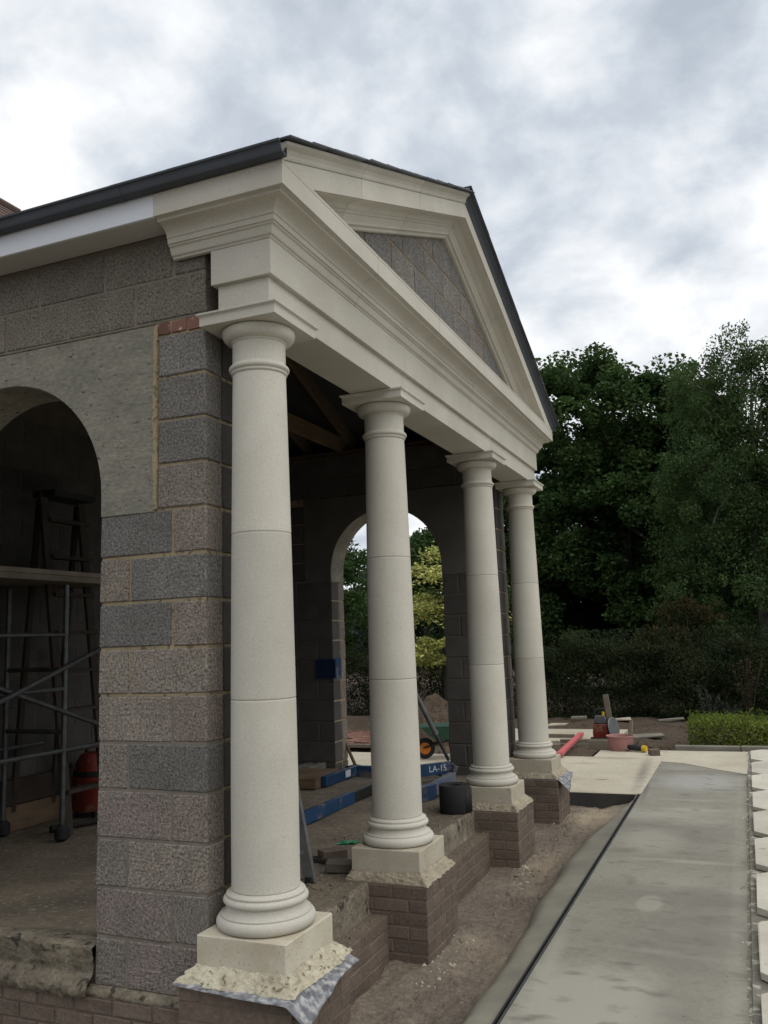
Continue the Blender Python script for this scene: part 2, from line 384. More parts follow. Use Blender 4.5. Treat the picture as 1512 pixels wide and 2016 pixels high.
M['rubber'] = flat('black_rubber', (0.018, 0.018, 0.018), 0.75)
M['navy'] = flat('navy_plastic', (0.006, 0.02, 0.055), 0.5)
M['blue'] = pmat('blue_paint', (0.016, 0.052, 0.12), (0.013, 0.038, 0.088), 8, 0.45, 0.15, 80, stain=(0.13, 0.12, 0.11), stain_scale=5, stain_amt=0.35)
M['blue_worn'] = pmat('worn_blue_paint', (0.04, 0.085, 0.18), (0.16, 0.15, 0.14), 12, 0.6, 0.3, 60)
M['print'] = flat('white_print', (0.55, 0.58, 0.62), 0.6)
M['red'] = pmat('red_plastic', (0.19, 0.024, 0.014), (0.12, 0.02, 0.013), 9, 0.5, 0.1, 80, stain=(0.2, 0.13, 0.09), stain_scale=9, stain_amt=0.6)
M['orange'] = flat('orange_plastic', (0.55, 0.17, 0.02), 0.45)
M['pink'] = pmat('faded_pink_plastic', (0.40, 0.20, 0.18), (0.33, 0.17, 0.155), 6, 0.7, 0.2, 50, stain=(0.42, 0.33, 0.29), stain_scale=7, stain_amt=0.8)
M['pinkpaint'] = pmat('pinkish_red_paint', (0.60, 0.15, 0.15), (0.50, 0.12, 0.12), 6, 0.6)
M['yellow'] = flat('yellow_plastic', (0.62, 0.42, 0.03), 0.45)
M['green'] = flat('green_paint', (0.022, 0.075, 0.05), 0.5)
M['greenbag'] = flat('green_plastic', (0.01, 0.16, 0.07), 0.4)
M['bark'] = pmat('tree_bark', (0.06, 0.048, 0.036), (0.035, 0.029, 0.023), 5, 0.95, 0.8, 20, 0.03, stretch=(1, 1, 0.3))
M['birchbark'] = pmat('birch_bark', (0.20, 0.19, 0.17), (0.06, 0.055, 0.05), 6, 0.9, 0.4, 20, 0.02)
def leafm(name, c1, c2, tr=0.42, isl=0.35, sc=0.9):
    return pmat(name, c1, c2, sc, 0.65, 0, island=isl, trans=tr, spec=0.10)
M['leaf_maple'] = leafm('maple_leaves', (0.075, 0.125, 0.038), (0.044, 0.084, 0.030))
M['leaf_birch'] = leafm('birch_leaves', (0.085, 0.135, 0.045), (0.050, 0.088, 0.035))
M['leaf_dark'] = leafm('dark_leaves', (0.023, 0.044, 0.018), (0.014, 0.029, 0.013))
M['leaf_hedge'] = leafm('hedge_leaves', (0.052, 0.064, 0.028), (0.026, 0.042, 0.020), 0.3, 0.2, 1.6)
M['leaf_brown'] = leafm('bronze_leaves', (0.065, 0.050, 0.020), (0.035, 0.034, 0.014))
M['leaf_box'] = leafm('box_leaves', (0.19, 0.24, 0.045), (0.075, 0.11, 0.026))
M['leaf_pale'] = leafm('variegated_leaves', (0.58, 0.58, 0.21), (0.34, 0.38, 0.11), 0.25)
M['leaf_silver'] = leafm('silvery_leaves', (0.075, 0.095, 0.08), (0.045, 0.06, 0.05))
M['leaf_hill'] = leafm('distant_leaves', (0.085, 0.11, 0.085), (0.06, 0.08, 0.065), 0.3, 0.2)
M['house_brick'] = pmat('house_brick', (0.22, 0.12, 0.09), (0.17, 0.095, 0.07), 9, 0.9, 0.3, 40)
M['clay'] = pmat('clay_roof_tile', (0.12, 0.075, 0.06), (0.085, 0.056, 0.046), 8, 0.9, 0.4, 40, rnd=0.15)
M['glass'] = flat('window_glass', (0.03, 0.035, 0.04), 0.1)

# ------------------------------------------------------------------ layout numbers (metres; blockwork joint at the near arch is z = 0, the screed lies 90 mm lower)
CX = 0.224                                     # line of the column centres
CY = [0.14, 1.768, 3.960, 5.588]
YM = 2.864                                     # axis of the pediment
WT = 0.33                                      # wall thickness
WY0, WY1 = 0.0, 5.73                           # outer faces of the two side walls
XB = -3.33                                     # face of the back wall
FZ = -0.09
GZ, PZ = -0.565, -0.41                         # trench soil, path
AX, AR, AZ = -1.305, 0.67, 2.13                # arch centre, radius, springing
def roofz(y): return 4.935 - 0.408 * abs(y - YM)

# ------------------------------------------------------------------ SETTING: ground, trench, path, slab, flagstones
def ground_z(x, y):
    r = math.hypot(x, y)
    z = -0.62 + 0.02 * fbm((x * 0.5, y * 0.5, 0))
    if r > 40: z += min(1.0, (r - 40) / 60) * 0.3
    return z
g = grid('ground', -400, 400, -400, 400, 80, 80, lambda x, y: -0.72, M['soil_dark'])
tag(g, kind='structure')

def trench_z(x, y):
    if x < 0.2: return GZ
    z = GZ + 0.022 * fbm((x * 2.2, y * 2.2, 1.7), 5) + 0.016 * fbm((x * 8, y * 8, 4), 4)
    z += max(0, (x - 0.72)) * 0.22
    for cy in CY:                                # spoil against the piers
        d = max(abs(x - CX) - 0.28, 0) + max(abs(y - cy) - 0.28, 0)
        z += 0.05 * math.exp(-d * 9)
    return z
t = grid('trench_soil', -0.1, 1.02, -4.2, 6.52, 60, 330, trench_z, M['soil'])
tag(t, kind='structure')
t = grid('trench_soil', -4.2, 0.02, -6.0, -0.01, 40, 60, lambda x, y: GZ + 0.03 * fbm((x * 2, y * 2, 7)), M['soil'])
tag(t, kind='structure')

# concrete haunch falling from the drain to the trench
v, f = [], []
NY = 140
for j in range(NY + 1):
    y = -4.2 + (6.5 + 4.2) * j / NY
    ex = 0.87 + 0.045 * math.sin(y * 1.3) + 0.035 * fbm((y * 1.7, 3, 1))
    if y > 4.6: ex += (y - 4.6) * 0.09
    ex = min(ex, 1.10)
    for i in range(12):
        u = i / 11
        x = ex + (1.128 - ex) * u
        z = (PZ - 0.004) - 0.022 * (1 - u) - 0.085 * max(0, (0.42 - u) / 0.42) ** 1.5 + 0.004 * fbm((x * 12, y * 6, 2))
        if i == 0: z -= 0.07
        v.append((x, y, z))
for j in range(NY):
    for i in range(11):
        a = j * 12 + i
        f.append((a, a + 1, a + 13, a + 12))
tag(link('concrete_haunch', mesh_of('concrete_haunch', v, f, True, M['haunch'])), kind='structure')

# path: a slab with a ragged right-hand edge
mb = MB()
v, f = [], []
NY = 150
for j in range(NY + 1):
    y = -6.0 + (8.0 + 6.0) * j / NY
    xr = 2.212 + 0.012 * fbm((y * 2.5, 9, 0)) + 0.006 * fbm((y * 9, 9, 0))
    for i, x in enumerate((1.158, 1.30, 1.6, 1.9, 2.1, xr)):
        v.append((x, y, PZ + 0.003 * fbm((x * 1.5, y * 1.5, 5))))
    v.append((xr + 0.004, y, PZ - 0.12))
for j in range(NY):
    for i in range(6):
        a = j * 7 + i
        f.append((a, a + 1, a + 8, a + 7))
tag(link('concrete_path', mesh_of('concrete_path', v, f, True, M['path'])), kind='structure')

# pale slab beyond the trench and round the back of the pavilion
mb = MB()
mb.box((-0.35, 6.50, PZ - 0.16), (1.158, 9.25, PZ))
mb.box((-9.0, 9.0, PZ - 0.16), (-0.35, 9.25, PZ - 0.004))
mb.box((0.20, 9.252, PZ - 0.16), (1.158, 9.96, PZ - 0.001))
o = mb.build('concrete_slab', M['cream'], bevel=0.006)
tag(o, kind='structure')
MB().box((-0.34, 6.485, PZ - 0.2), (1.15, 6.499, PZ - 0.008)).build('slab_edge', M['slabedge'], o)
o = MB().box((-5.5, 5.80, PZ - 0.16), (-0.352, 8.99, PZ - 0.002)).build('concrete_slab', M['cream'], bevel=0.006)
tag(o, kind='structure')
# cream apron that runs across behind the path: an angled far edge of the grey pour
o = link('concrete_apron', mesh_of('concrete_apron', [(x_, y_, PZ + 0.0015) for x_, y_ in ((1.160, 8.91), (1.45, 8.81), (1.9, 8.31), (2.225, 8.02), (2.262, 10.02), (0.98, 10.02), (0.98, 9.93), (1.160, 9.93))], [(0, 1, 2, 3, 4, 5, 6, 7)], False, M['cream']))
tag(o, kind='structure')
o = link('concrete_path', mesh_of('concrete_path', [(1.158, 8.0, PZ + 0.0005), (2.215, 8.0, PZ + 0.0005), (1.9, 8.29, PZ + 0.0005), (1.45, 8.79, PZ + 0.0005), (1.158, 8.89, PZ + 0.0005)], [(0, 1, 2, 3, 4)], False, M['path']))
tag(o, kind='structure')

# mortar and rubble strip between path and flagstones, then the screed the flags lie on
st = grid('mortar_strip', 2.17, 2.30, -5.0, 10.1, 12, 500, lambda x, y: PZ - 0.012 + 0.022 * fbm((x * 14, y * 9, 3), 4), M['bed'])
tag(st, kind='structure')
sc_ = grid('screed_bed', 2.235, 9.0, -8.0, 10.3, 40, 80, lambda x, y: PZ + 0.002 + 0.006 * fbm((x * 3, y * 3, 8)), M['bed'])
tag(sc_, kind='structure')
flag_root = empty('flagstone_terrace', (2.26, 3, PZ)); tag(flag_root, kind='structure')
PIT = 1.0755
def flag_mesh(cut=0.145, w=PIT - 0.012, h=0.038):
    a = w / 2; c = cut
    poly = [(-a + c, -a), (a - c, -a), (a, -a + c), (a, a - c), (a - c, a), (-a + c, a), (-a, a - c), (-a, -a + c)]
    m = MB(); rings = [[(x, y, 0) for x, y in poly], [(x, y, h - 0.004) for x, y in poly], [(x * 0.993, y * 0.993, h) for x, y in poly]]
    m.loft(rings)
    me = mesh_of('flagstone', m.v, m.f, False, M['flag']); m.fix(me); return me
fms = [flag_mesh(0.145 + R_.uniform(-.006, .006), PIT - 0.012 - R_.uniform(0, .008)) for _ in range(6)]
for me in fms:
    for v_ in me.vertices: v_.co += Vector((R_.uniform(-.003, .003), R_.uniform(-.003, .003), R_.uniform(-.002, .002)))
for ix in range(4):
    for iy in range(-4, 9):
        cy = 2.422 + PIT * (iy - 1) + PIT / 2
        if cy > 9.9: continue
        link('flagstone', R_.choice(fms), flag_root, (2.268 + PIT / 2 + ix * PIT - 2.26, cy - 3, 0.006 + 0.008 * R_.random()), (0.003 * R_.uniform(-1, 1), 0.003 * R_.uniform(-1, 1), 0.006 * R_.uniform(-1, 1)))

# kerb before the little hedge
k_root = empty('garden_kerb', (1.3, 10.1, PZ), 'row of low grey kerb stones along the front of the bright green box hedge', 'kerb')
x = 1.25
while x < 6.0:
    w = 0.90
    MB().box((0, 0, -0.1), (w - 0.01, 0.11, 0.065 + R_.uniform(-.004, .004))).build('kerb_stone', M['timber_grey'] if False else M['haunch'], k_root, (x - 1.3, 0, 0), (0, 0, R_.uniform(-.006, .006)), bevel=0.008)
    x += w

# soil bank under the hedges
def bank_z(x, y):
    z = PZ - 0.06 + 0.06 * fbm((x * 1.3, y * 1.3, 2), 5) + 0.025 * fbm((x * 5, y * 5, 2), 3)
    z += 0.12 * max(0, min(1, (y - 10.8) / 2.0))
    if y < 10.9 and -0.45 < x < 1.2: z -= 0.03
    if 0.1 < x < 2.3 and y < 10.0: z = min(z, PZ - 0.04)
    if -3.35 < x < 0.4 and 10.75 < y < 12.75: z = min(z, PZ - 0.05)
    return z
b_ = grid('soil_bank', -14, 12, 9.22, 26, 200, 120, bank_z, M['soil_dark'])
tag(b_, kind='structure')
b_ = grid('soil_bank', -22, -5.45, 5.0, 9.5, 90, 40, lambda x, y: bank_z(x, y + 4) - 0.05, M['soil_dark'])
tag(b_, kind='structure')
# pale planked strip of concrete beyond the hole
o = MB().box((-3.2, 10.9, PZ - 0.2), (0.28, 12.6, PZ + 0.015)).build('concrete_slab', M['cream'], bevel=0.006)
tag(o, kind='structure')

# ------------------------------------------------------------------ PAVILION
pav = empty('garden_pavilion', (0, YM, 0), 'half-built grey block garden pavilion with a cream stone portico of four columns', 'building')
pav.location = (0, 0, 0)

def blockmesh(sx, sy, sz, seed, ch=0.006, jit=0.003, mat='block', name='concrete_block'):
    rr = random.Random(seed)
    bm = bmesh.new()
    bmesh.ops.create_cube(bm, size=1)
    for v_ in bm.verts:
        v_.co = Vector((v_.co.x * sx, v_.co.y * sy, v_.co.z * sz)) + Vector((rr.uniform(-jit, jit), rr.uniform(-jit, jit), rr.uniform(-jit, jit)))
    bmesh.ops.bevel(bm, geom=bm.edges[:], offset=ch, segments=1, affect='EDGES')
    me = bpy.data.meshes.new(name); bm.to_mesh(me); bm.free()
    me.materials.append(M[mat])
    return me
_cache = {}
def block(parent, x0, x1, y0, y1, z0, z1, color=None, name='concrete_block', mat='block', ch=0.006, jit=0.003, nvar=4):
    key = (round(x1 - x0, 3), round(y1 - y0, 3), round(z1 - z0, 3), R_.randrange(nvar), mat, name)
    if key not in _cache:
        _cache[key] = blockmesh(key[0], key[1], key[2], hash(key) & 0xffff, ch, jit, mat, name)
    return link(name, _cache[key], parent, ((x0 + x1) / 2, (y0 + y1) / 2, (z0 + z1) / 2), (0, 0, 0), color)

KB = 2.0
PALE = [lin(106, 99, 91, KB), lin(100, 92, 87, KB), lin(98, 92, 85, KB), lin(95, 90, 84, KB), lin(101, 92, 86, KB)]
BLUE = [lin(85, 83, 80, KB), lin(91, 89, 85, KB), lin(84, 82, 78, KB)]
PINK = [lin(103, 95, 88, KB), lin(99, 92, 84, KB)]
ROWC = {8: (BLUE[0], PINK[0]), 7: (PINK[1], BLUE[1]), 6: (BLUE[0], PINK[0]), 5: (PALE[0], PALE[0]), 4: (PALE[0], PALE[4]), 3: (PALE[2], BLUE[2]),
        2: (PALE[1], PALE[4]), 1: (PALE[3], PALE[0]), 0: (PALE[1], PALE[3]), -1: (PALE[3], PALE[1])}
HALFC = [lin(98, 95, 91, KB), lin(91, 88, 84, KB), lin(87, 85, 81, KB), lin(99, 93, 86, KB)]

def side_wall(y_out, s):
    """s=+1: outer face at y_out looks towards -Y; s=-1: outer face looks towards +Y"""
    D = lambda d: y_out + s * d
    def yr(a, b): return (min(D(a), D(b)), max(D(a), D(b)))
    core = MB()
    def cbox(x0, x1, z0, z1):
        a, b = yr(0.009, WT - 0.010); core.box((x0, a, z0), (x1, b, z1))
    cbox(-0.629, -0.009, -0.225, 2.02)
    cbox(-2.60, -1.981, -0.225, 2.02)
    cbox(-0.306, -0.009, 2.02, 2.995)
    cbox(-2.60, -2.304, 2.02, 2.995)
    cbox(-3.5, -0.006, 2.995, 3.47)
    cbox(-3.5, -2.60, -0.225, 2.995)
    w = core.build('block_wall', M['mortar'], pav)
    # lower courses were pointed in a duller mortar
    low = MB()
    a, b = yr(0.0065, 0.14)
    low.box((-0.6295, a, -0.225), (-0.0075, b, 1.118))
    low.build('lower_pointing', M['mortar_grey'], w)
    up = MB()
    a, b = yr(0.0065, 0.14)
    up.box((-3.5, a, 2.998), (-0.004, b, 3.468))
    up.build('upper_pointing', M['mortar_grey'], w)
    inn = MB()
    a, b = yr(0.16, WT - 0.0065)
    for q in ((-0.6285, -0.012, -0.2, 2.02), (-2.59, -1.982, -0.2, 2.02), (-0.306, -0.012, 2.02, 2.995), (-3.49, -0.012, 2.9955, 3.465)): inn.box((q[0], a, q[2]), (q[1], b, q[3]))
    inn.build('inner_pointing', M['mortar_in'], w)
    g_ = 0.0145
    for leaf, (d0, d1) in enumerate(((0.0, 0.14), (0.152, WT))):
        a, b = yr(d0, d1)
        for i in range(-1, 9):
            z0, z1 = i * 0.225 + g_ / 2, (i + 1) * 0.225 - g_ / 2
            cl, crr = ROWC[i]
            if s < 0: cl, crr = R_.choice(PALE + BLUE + PINK), R_.choice(PALE + BLUE + PINK)
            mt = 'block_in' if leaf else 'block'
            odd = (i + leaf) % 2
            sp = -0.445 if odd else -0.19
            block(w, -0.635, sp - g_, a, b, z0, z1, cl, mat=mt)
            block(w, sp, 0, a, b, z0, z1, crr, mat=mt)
            if True:
                c2 = lambda: R_.choice(PALE + BLUE + PINK)
                block(w, -2.60, -2.60 + (0.19 if odd else 0.445) - g_, a, b, z0, z1, c2(), mat=mt)
                block(w, -2.60 + (0.19 if odd else 0.445), -1.975, a, b, z0, z1, c2(), mat=mt)
        for i in range(4):
            z0, z1 = 2.025 + i * 0.225 + g_ / 2, 2.025 + (i + 1) * 0.225 - g_ / 2
            block(w, -0.284, 0, a, b, z0, z1, HALFC[3 - i] if leaf == 0 else R_.choice(PALE), mat=mt)
            block(w, -2.60, -2.315, a, b, z0, z1, R_.choice(PALE + BLUE), mat=mt)
        # one course of red brick on edge beside the lintel
        xx = 0.0
        while xx > -0.30:
            x0 = max(xx - 0.103, -0.305)
            block(w, x0, xx - 0.008, a, b, 2.929, 2.992, None, 'brick', 'redbrick', 0.003, 0.003)
            xx -= 0.105
        for i in range(2):
            x1 = 0.0 if i == 0 else -0.0
            first = 0.44 if i == 0 else 0.20
            while x1 > -3.5:
                x0 = max(x1 - first, -3.5)
                block(w, x0 + g_, x1, a, b, 3.0 + i * 0.225 + g_ / 2, 3.0 + (i + 1) * 0.225 - g_ / 2, R_.choice([lin(92, 87, 79, KB), lin(98, 92, 83, KB), lin(88, 84, 77, KB)]), mat=mt)
                x1 = x0; first = 0.445
    # cast arch lintel
    n = 28
    pts = [(-0.30, 2.016), (-0.30, 2.986), (-2.31, 2.986), (-2.31, 2.016), (AX - AR, 2.016)]
    pts += [(AX - AR * math.cos(math.pi * k / n), AZ + AR * math.sin(math.pi * k / n)) for k in range(n + 1)]
    pts += [(AX + AR, 2.016)]
    a, b = yr(-0.004, WT + 0.003)
    arch = MB().loft([[(x_, a, z_) for x_, z_ in pts], [(x_, b, z_) for x_, z_ in pts]])
    ao = arch.build('arch_lintel', M['lintel'], w, bevel=0.004)
    a, b = yr(WT + 0.0035, WT + 0.006)
    MB().loft([[(x_, a, z_) for x_, z_ in pts], [(x_, b, z_) for x_, z_ in pts]]).build('inner_shade_face', M['lintel_in'], w)  # thin added face over the lintel, its dark colour standing for indoor shade
    return w
near_wall = side_wall(WY0, 1)
far_wall = side_wall(WY1, -1)

# sandy pointing that stands proud of the joint beside the lintel
v = MB()
for k in range(24):
    z = 2.03 + k * 0.0395
    v.box((-0.313 + 0.006 * R_.random(), -0.007 - 0.003 * R_.random(), z), (-0.285 - 0.006 * R_.random(), 0.01, z + 0.0392))
v.build('pointing', M['mortar'], near_wall)

# back wall
core = MB().box((XB - 0.21, WT, -0.22), (XB - 0.006, WY1 - WT, 4.0))
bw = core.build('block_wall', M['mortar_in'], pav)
for i in range(15):
    y = WT - (0.22 if i % 2 else 0)
    while y < WY1 - WT:
        y0, y1 = max(y, WT), min(y + 0.44, WY1 - WT)
        if y1 - y0 > 0.05 and not (1.25 < (y0 + y1) / 2 < 2.15 and i == 5):
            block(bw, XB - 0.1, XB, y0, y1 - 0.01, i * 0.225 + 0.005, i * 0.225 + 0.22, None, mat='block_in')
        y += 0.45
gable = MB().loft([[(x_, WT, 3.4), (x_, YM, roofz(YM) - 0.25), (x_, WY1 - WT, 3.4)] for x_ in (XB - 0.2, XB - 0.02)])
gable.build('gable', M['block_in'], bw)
MB().box((XB - 0.14, 1.22, 1.10), (XB - 0.12, 2.2, 1.36)).build('panel', M['dark'], bw)

# floor slab with a rough broken edge on the near side
fl = grid('floor_slab', XB, 0.13, 0.03, WY1 - 0.0, 110, 180, lambda x, y: FZ - 0.004 + 0.010 * fbm((x * 1.7, y * 1.7, 2), 5) + 0.003 * fbm((x * 9, y * 9, 4), 3) + (0.055 * math.exp(-(y / 0.22) ** 2) if x < -0.60 else 0), M['floor'], pav)
vv, ff = [], []
nx, nz = 150, 34
for j in range(nz + 1):
    for i in range(nx + 1):
        x = -3.5 + 2.868 * i / nx
        tz = j / nz
        rough = fbm((x * 16, tz * 5, 5), 6); fine = fbm((x * 45, tz * 14, 3), 5)
        if tz < 0.3:                                     # broken lip of the screed, rolling over
            u = tz / 0.3; y = 0.10 - 0.125 * u + 0.010 * rough * u + 0.006 * fine * u; z = -0.042 + 0.016 * u - 0.022 * u ** 3 + 0.006 * fine * u + 0.005 * rough
        elif tz < 0.72:
            u = (tz - 0.3) / 0.42; y = -0.025 + 0.012 * u + 0.007 * rough + 0.006 * fine + (-0.010 if fbm((x * 6, 2, 9), 3) > 0.15 else 0.0) * (u < 0.8); z = -0.043 - 0.125 * u
        else:                                            # mortar droppings on top of the brickwork
            u = (tz - 0.72) / 0.28; y = -0.013 - 0.055 * math.sin(u * math.pi * 0.8) + 0.010 * rough + 0.009 * fine; z = -0.168 - 0.10 * u + 0.006 * rough + 0.006 * fine
        vv.append((x, y, z))
for j in range(nz):
    for i in range(nx):
        a = j * (nx + 1) + i
        ff.append((a, a + nx + 1, a + nx + 2, a + 1))
link('slab_edge', mesh_of('slab_edge', vv, ff, True, M['ledge']), fl)
v, f = [], []
for j in range(161):
    y = 0.38 + 4.97 * j / 160
    for i, (x, z) in enumerate(((0.115, -0.088), (0.128, -0.091), (0.137, -0.105), (0.138, -0.15), (0.137, -0.20), (0.139, -0.25), (0.15, -0.275))):
        v.append((x + 0.005 * fbm((y * 14, i * 1.3, 3), 4), y, z + 0.004 * fbm((y * 9, i, 6), 3)))
for j in range(160):
    for i in range(6): a = j * 7 + i; f.append((a, a + 1, a + 8, a + 7))
link('slab_edge', mesh_of('slab_edge', v, f, True, M['ledge']), fl)
MB().box((-3.5, 0.022, -0.75), (0.11, WY1, -0.125)).build('sub_base', M['brick_joint'], fl)

# bedding under the near pier
vv2, ff2 = [], []
for j in range(9):
    for i in range(61):
        x = -0.66 + 0.62 * i / 60; u = j / 8
        vv2.append((x, 0.004 - 0.032 * math.sin(u * 2.2) + 0.005 * fbm((x * 30, u * 3, 2), 4), -0.216 - 0.048 * u + 0.004 * fbm((x * 18, u, 6), 3)))
for j in range(8):
    for i in range(60):
        a = j * 61 + i; ff2.append((a, a + 61, a + 62, a + 1))
link('bedding_mortar', mesh_of('bedding_mortar', vv2, ff2, True, M['ledge']), fl)

# brick plinth wall under the floor edge (steps out a brick) and below the near wall
def bricks_x(parent, y_face, x0, x1, z0, n, s, depth=0.1, color=None):
    for i in range(n):
        x = x1 + (0.112 if i % 2 else 0)
        while x > x0 + 0.02:
            a, b = max(x - 0.215, x0), min(x, x1)
            if b - a > 0.03:
                ya, yb = (y_face, y_face + depth) if s > 0 else (y_face - depth, y_face)
                block(parent, a, b, ya, yb, z0 + i * 0.075, z0 + i * 0.075 + 0.066, None, 'brick', 'brick', 0.004, 0.003)
            x -= 0.225
def bricks_y(parent, x_face, y0, y1, z0, n, depth=0.1):
    for i in range(n):
        y = y0 - (0.112 if i % 2 else 0)
        while y < y1 - 0.02:
            a, b = max(y, y0), min(y + 0.215, y1)
            if b - a > 0.03:
                block(parent, x_face - depth, x_face, a, b, z0 + i * 0.075, z0 + i * 0.075 + 0.066, None, 'brick', 'brick', 0.004, 0.003)
            y += 0.225
dw = MB()
spans = [(CY[0] + 0.285, CY[1] - 0.285), (CY[1] + 0.285, CY[2] - 0.285), (CY[2] + 0.285, CY[3] - 0.285)]
for a, b in spans: dw.box((0.05, a - 0.004, -0.70), (0.2535, b + 0.004, -0.266))
dwo = dw.build('plinth_wall', M['brick_joint'], pav)
for a, b in spans:
    bricks_y(dwo, 0.257, a, b, -0.634, 5)
    # loose mortar lumps along the top of the step
nb = MB().box((-3.5, -0.022, -0.70), (-0.06, 0.0, -0.255)).build('plinth_wall', M['brick_joint'], pav)
bricks_x(nb, -0.03, -3.5, -0.06, -0.63, 5, 1, 0.06)

def pier(k):
    cy = CY[k]; H = 0.281
    po = MB().box((CX - H + 0.0035, cy - H + 0.0035, -0.70), (CX + H - 0.0035, cy + H - 0.0035, -0.092)).build('brick_pier', M['brick_joint'], pav)
    for i in range(7):
        z0 = -0.615 + i * 0.075; z1 = z0 + 0.066
        L = [0.215, 0.215, 0.112] if i % 2 else [0.112, 0.215, 0.215]
        for sy in (-1, 1):
            x = CX - H
            for q in L:
                a, b = (cy - H, cy - H + 0.1) if sy < 0 else (cy + H - 0.1, cy + H)
                block(po, x, min(x + q, CX + H), a, b, z0, z1, None, 'brick', 'brick', 0.004, 0.002); x += q + 0.01
        y = cy - H + 0.11
        for q in ([0.215, 0.117] if i % 2 else [0.117, 0.215]):
            block(po, CX + H - 0.1, CX + H, y, y + q, z0, z1, None, 'brick', 'brick', 0.004, 0.002); y += q + 0.01
    return po

# Tuscan column, in stone drums
def arc(cx, cz, r, a0, a1, n, sx=1.0, sz=1.0):
    return [(cx + sx * r * math.cos(math.radians(a0 + (a1 - a0) * i / n)), cz + sz * r * math.sin(math.radians(a0 + (a1 - a0) * i / n))) for i in range(n + 1)]
def shaft_r(z):
    t = (z - 0.251) / (2.668 - 0.251)
    return (0.1785 - 0.0285 * max(0, (t - 0.15) / 0.85) ** 1.35 if t > 0.15 else 0.1785) * RS
RS = 0.878
base_prof = [(0.225, 0.0925)] + arc(0.228, 0.1215, 0.029, -88, 88, 12) + [(0.236, 0.1510), (0.236, 0.1555)] + \
    [(0.232 - 0.030 * math.sin(u * math.pi / 2), 0.1555 + 0.034 * (1 - math.cos(u * math.pi / 2))) for u in (0.2, 0.4, 0.6, 0.8, 1.0)] + \
    [(0.201, 0.1935), (0.2015, 0.1965)] + arc(0.206, 0.2115, 0.0155, -85, 85, 10) + [(0.2075, 0.2275), (0.2065, 0.2290)] + arc(0.199, 0.2365, 0.0075, -60, 80, 6) + \
    [(0.194, 0.2440), (0.187, 0.2458), (0.182, 0.2485), (0.1795, 0.252)]
base_prof = [(r * RS, z) for r, z in base_prof]
def drum_prof(z0, z1):
    p = [(shaft_r(z0) - 0.002, z0), (shaft_r(z0), z0 + 0.002), (shaft_r(z0), z0 + 0.007)]
    for i in range(1, 8): z = z0 + (z1 - z0) * i / 8; p.append((shaft_r(z), z))
    p += [(shaft_r(z1), z1 - 0.007), (shaft_r(z1), z1 - 0.002), (shaft_r(z1) - 0.002, z1)]
    return p
cap_prof = [(0.151, 2.6685), (0.153, 2.670), (0.158, 2.674), (0.158, 2.683), (0.161, 2.686)] + arc(0.1575, 2.700, 0.0135, -80, 90, 10) + \
    [(0.155, 2.716), (0.152, 2.720), (0.1505, 2.730), (0.1498, 2.820), (0.1525, 2.826), (0.158, 2.8275), (0.158, 2.835), (0.162, 2.837)] + \
    [(0.162 + 0.046 * math.sin(math.radians(a)), 2.837 + 0.048 * (1 - math.cos(math.radians(a)))) for a in range(10, 91, 10)] + \
    [(0.2085, 2.887), (0.206, 2.893), (0.199, 2.8975)]
cap_prof = [(r * RS, z) for r, z in cap_prof]
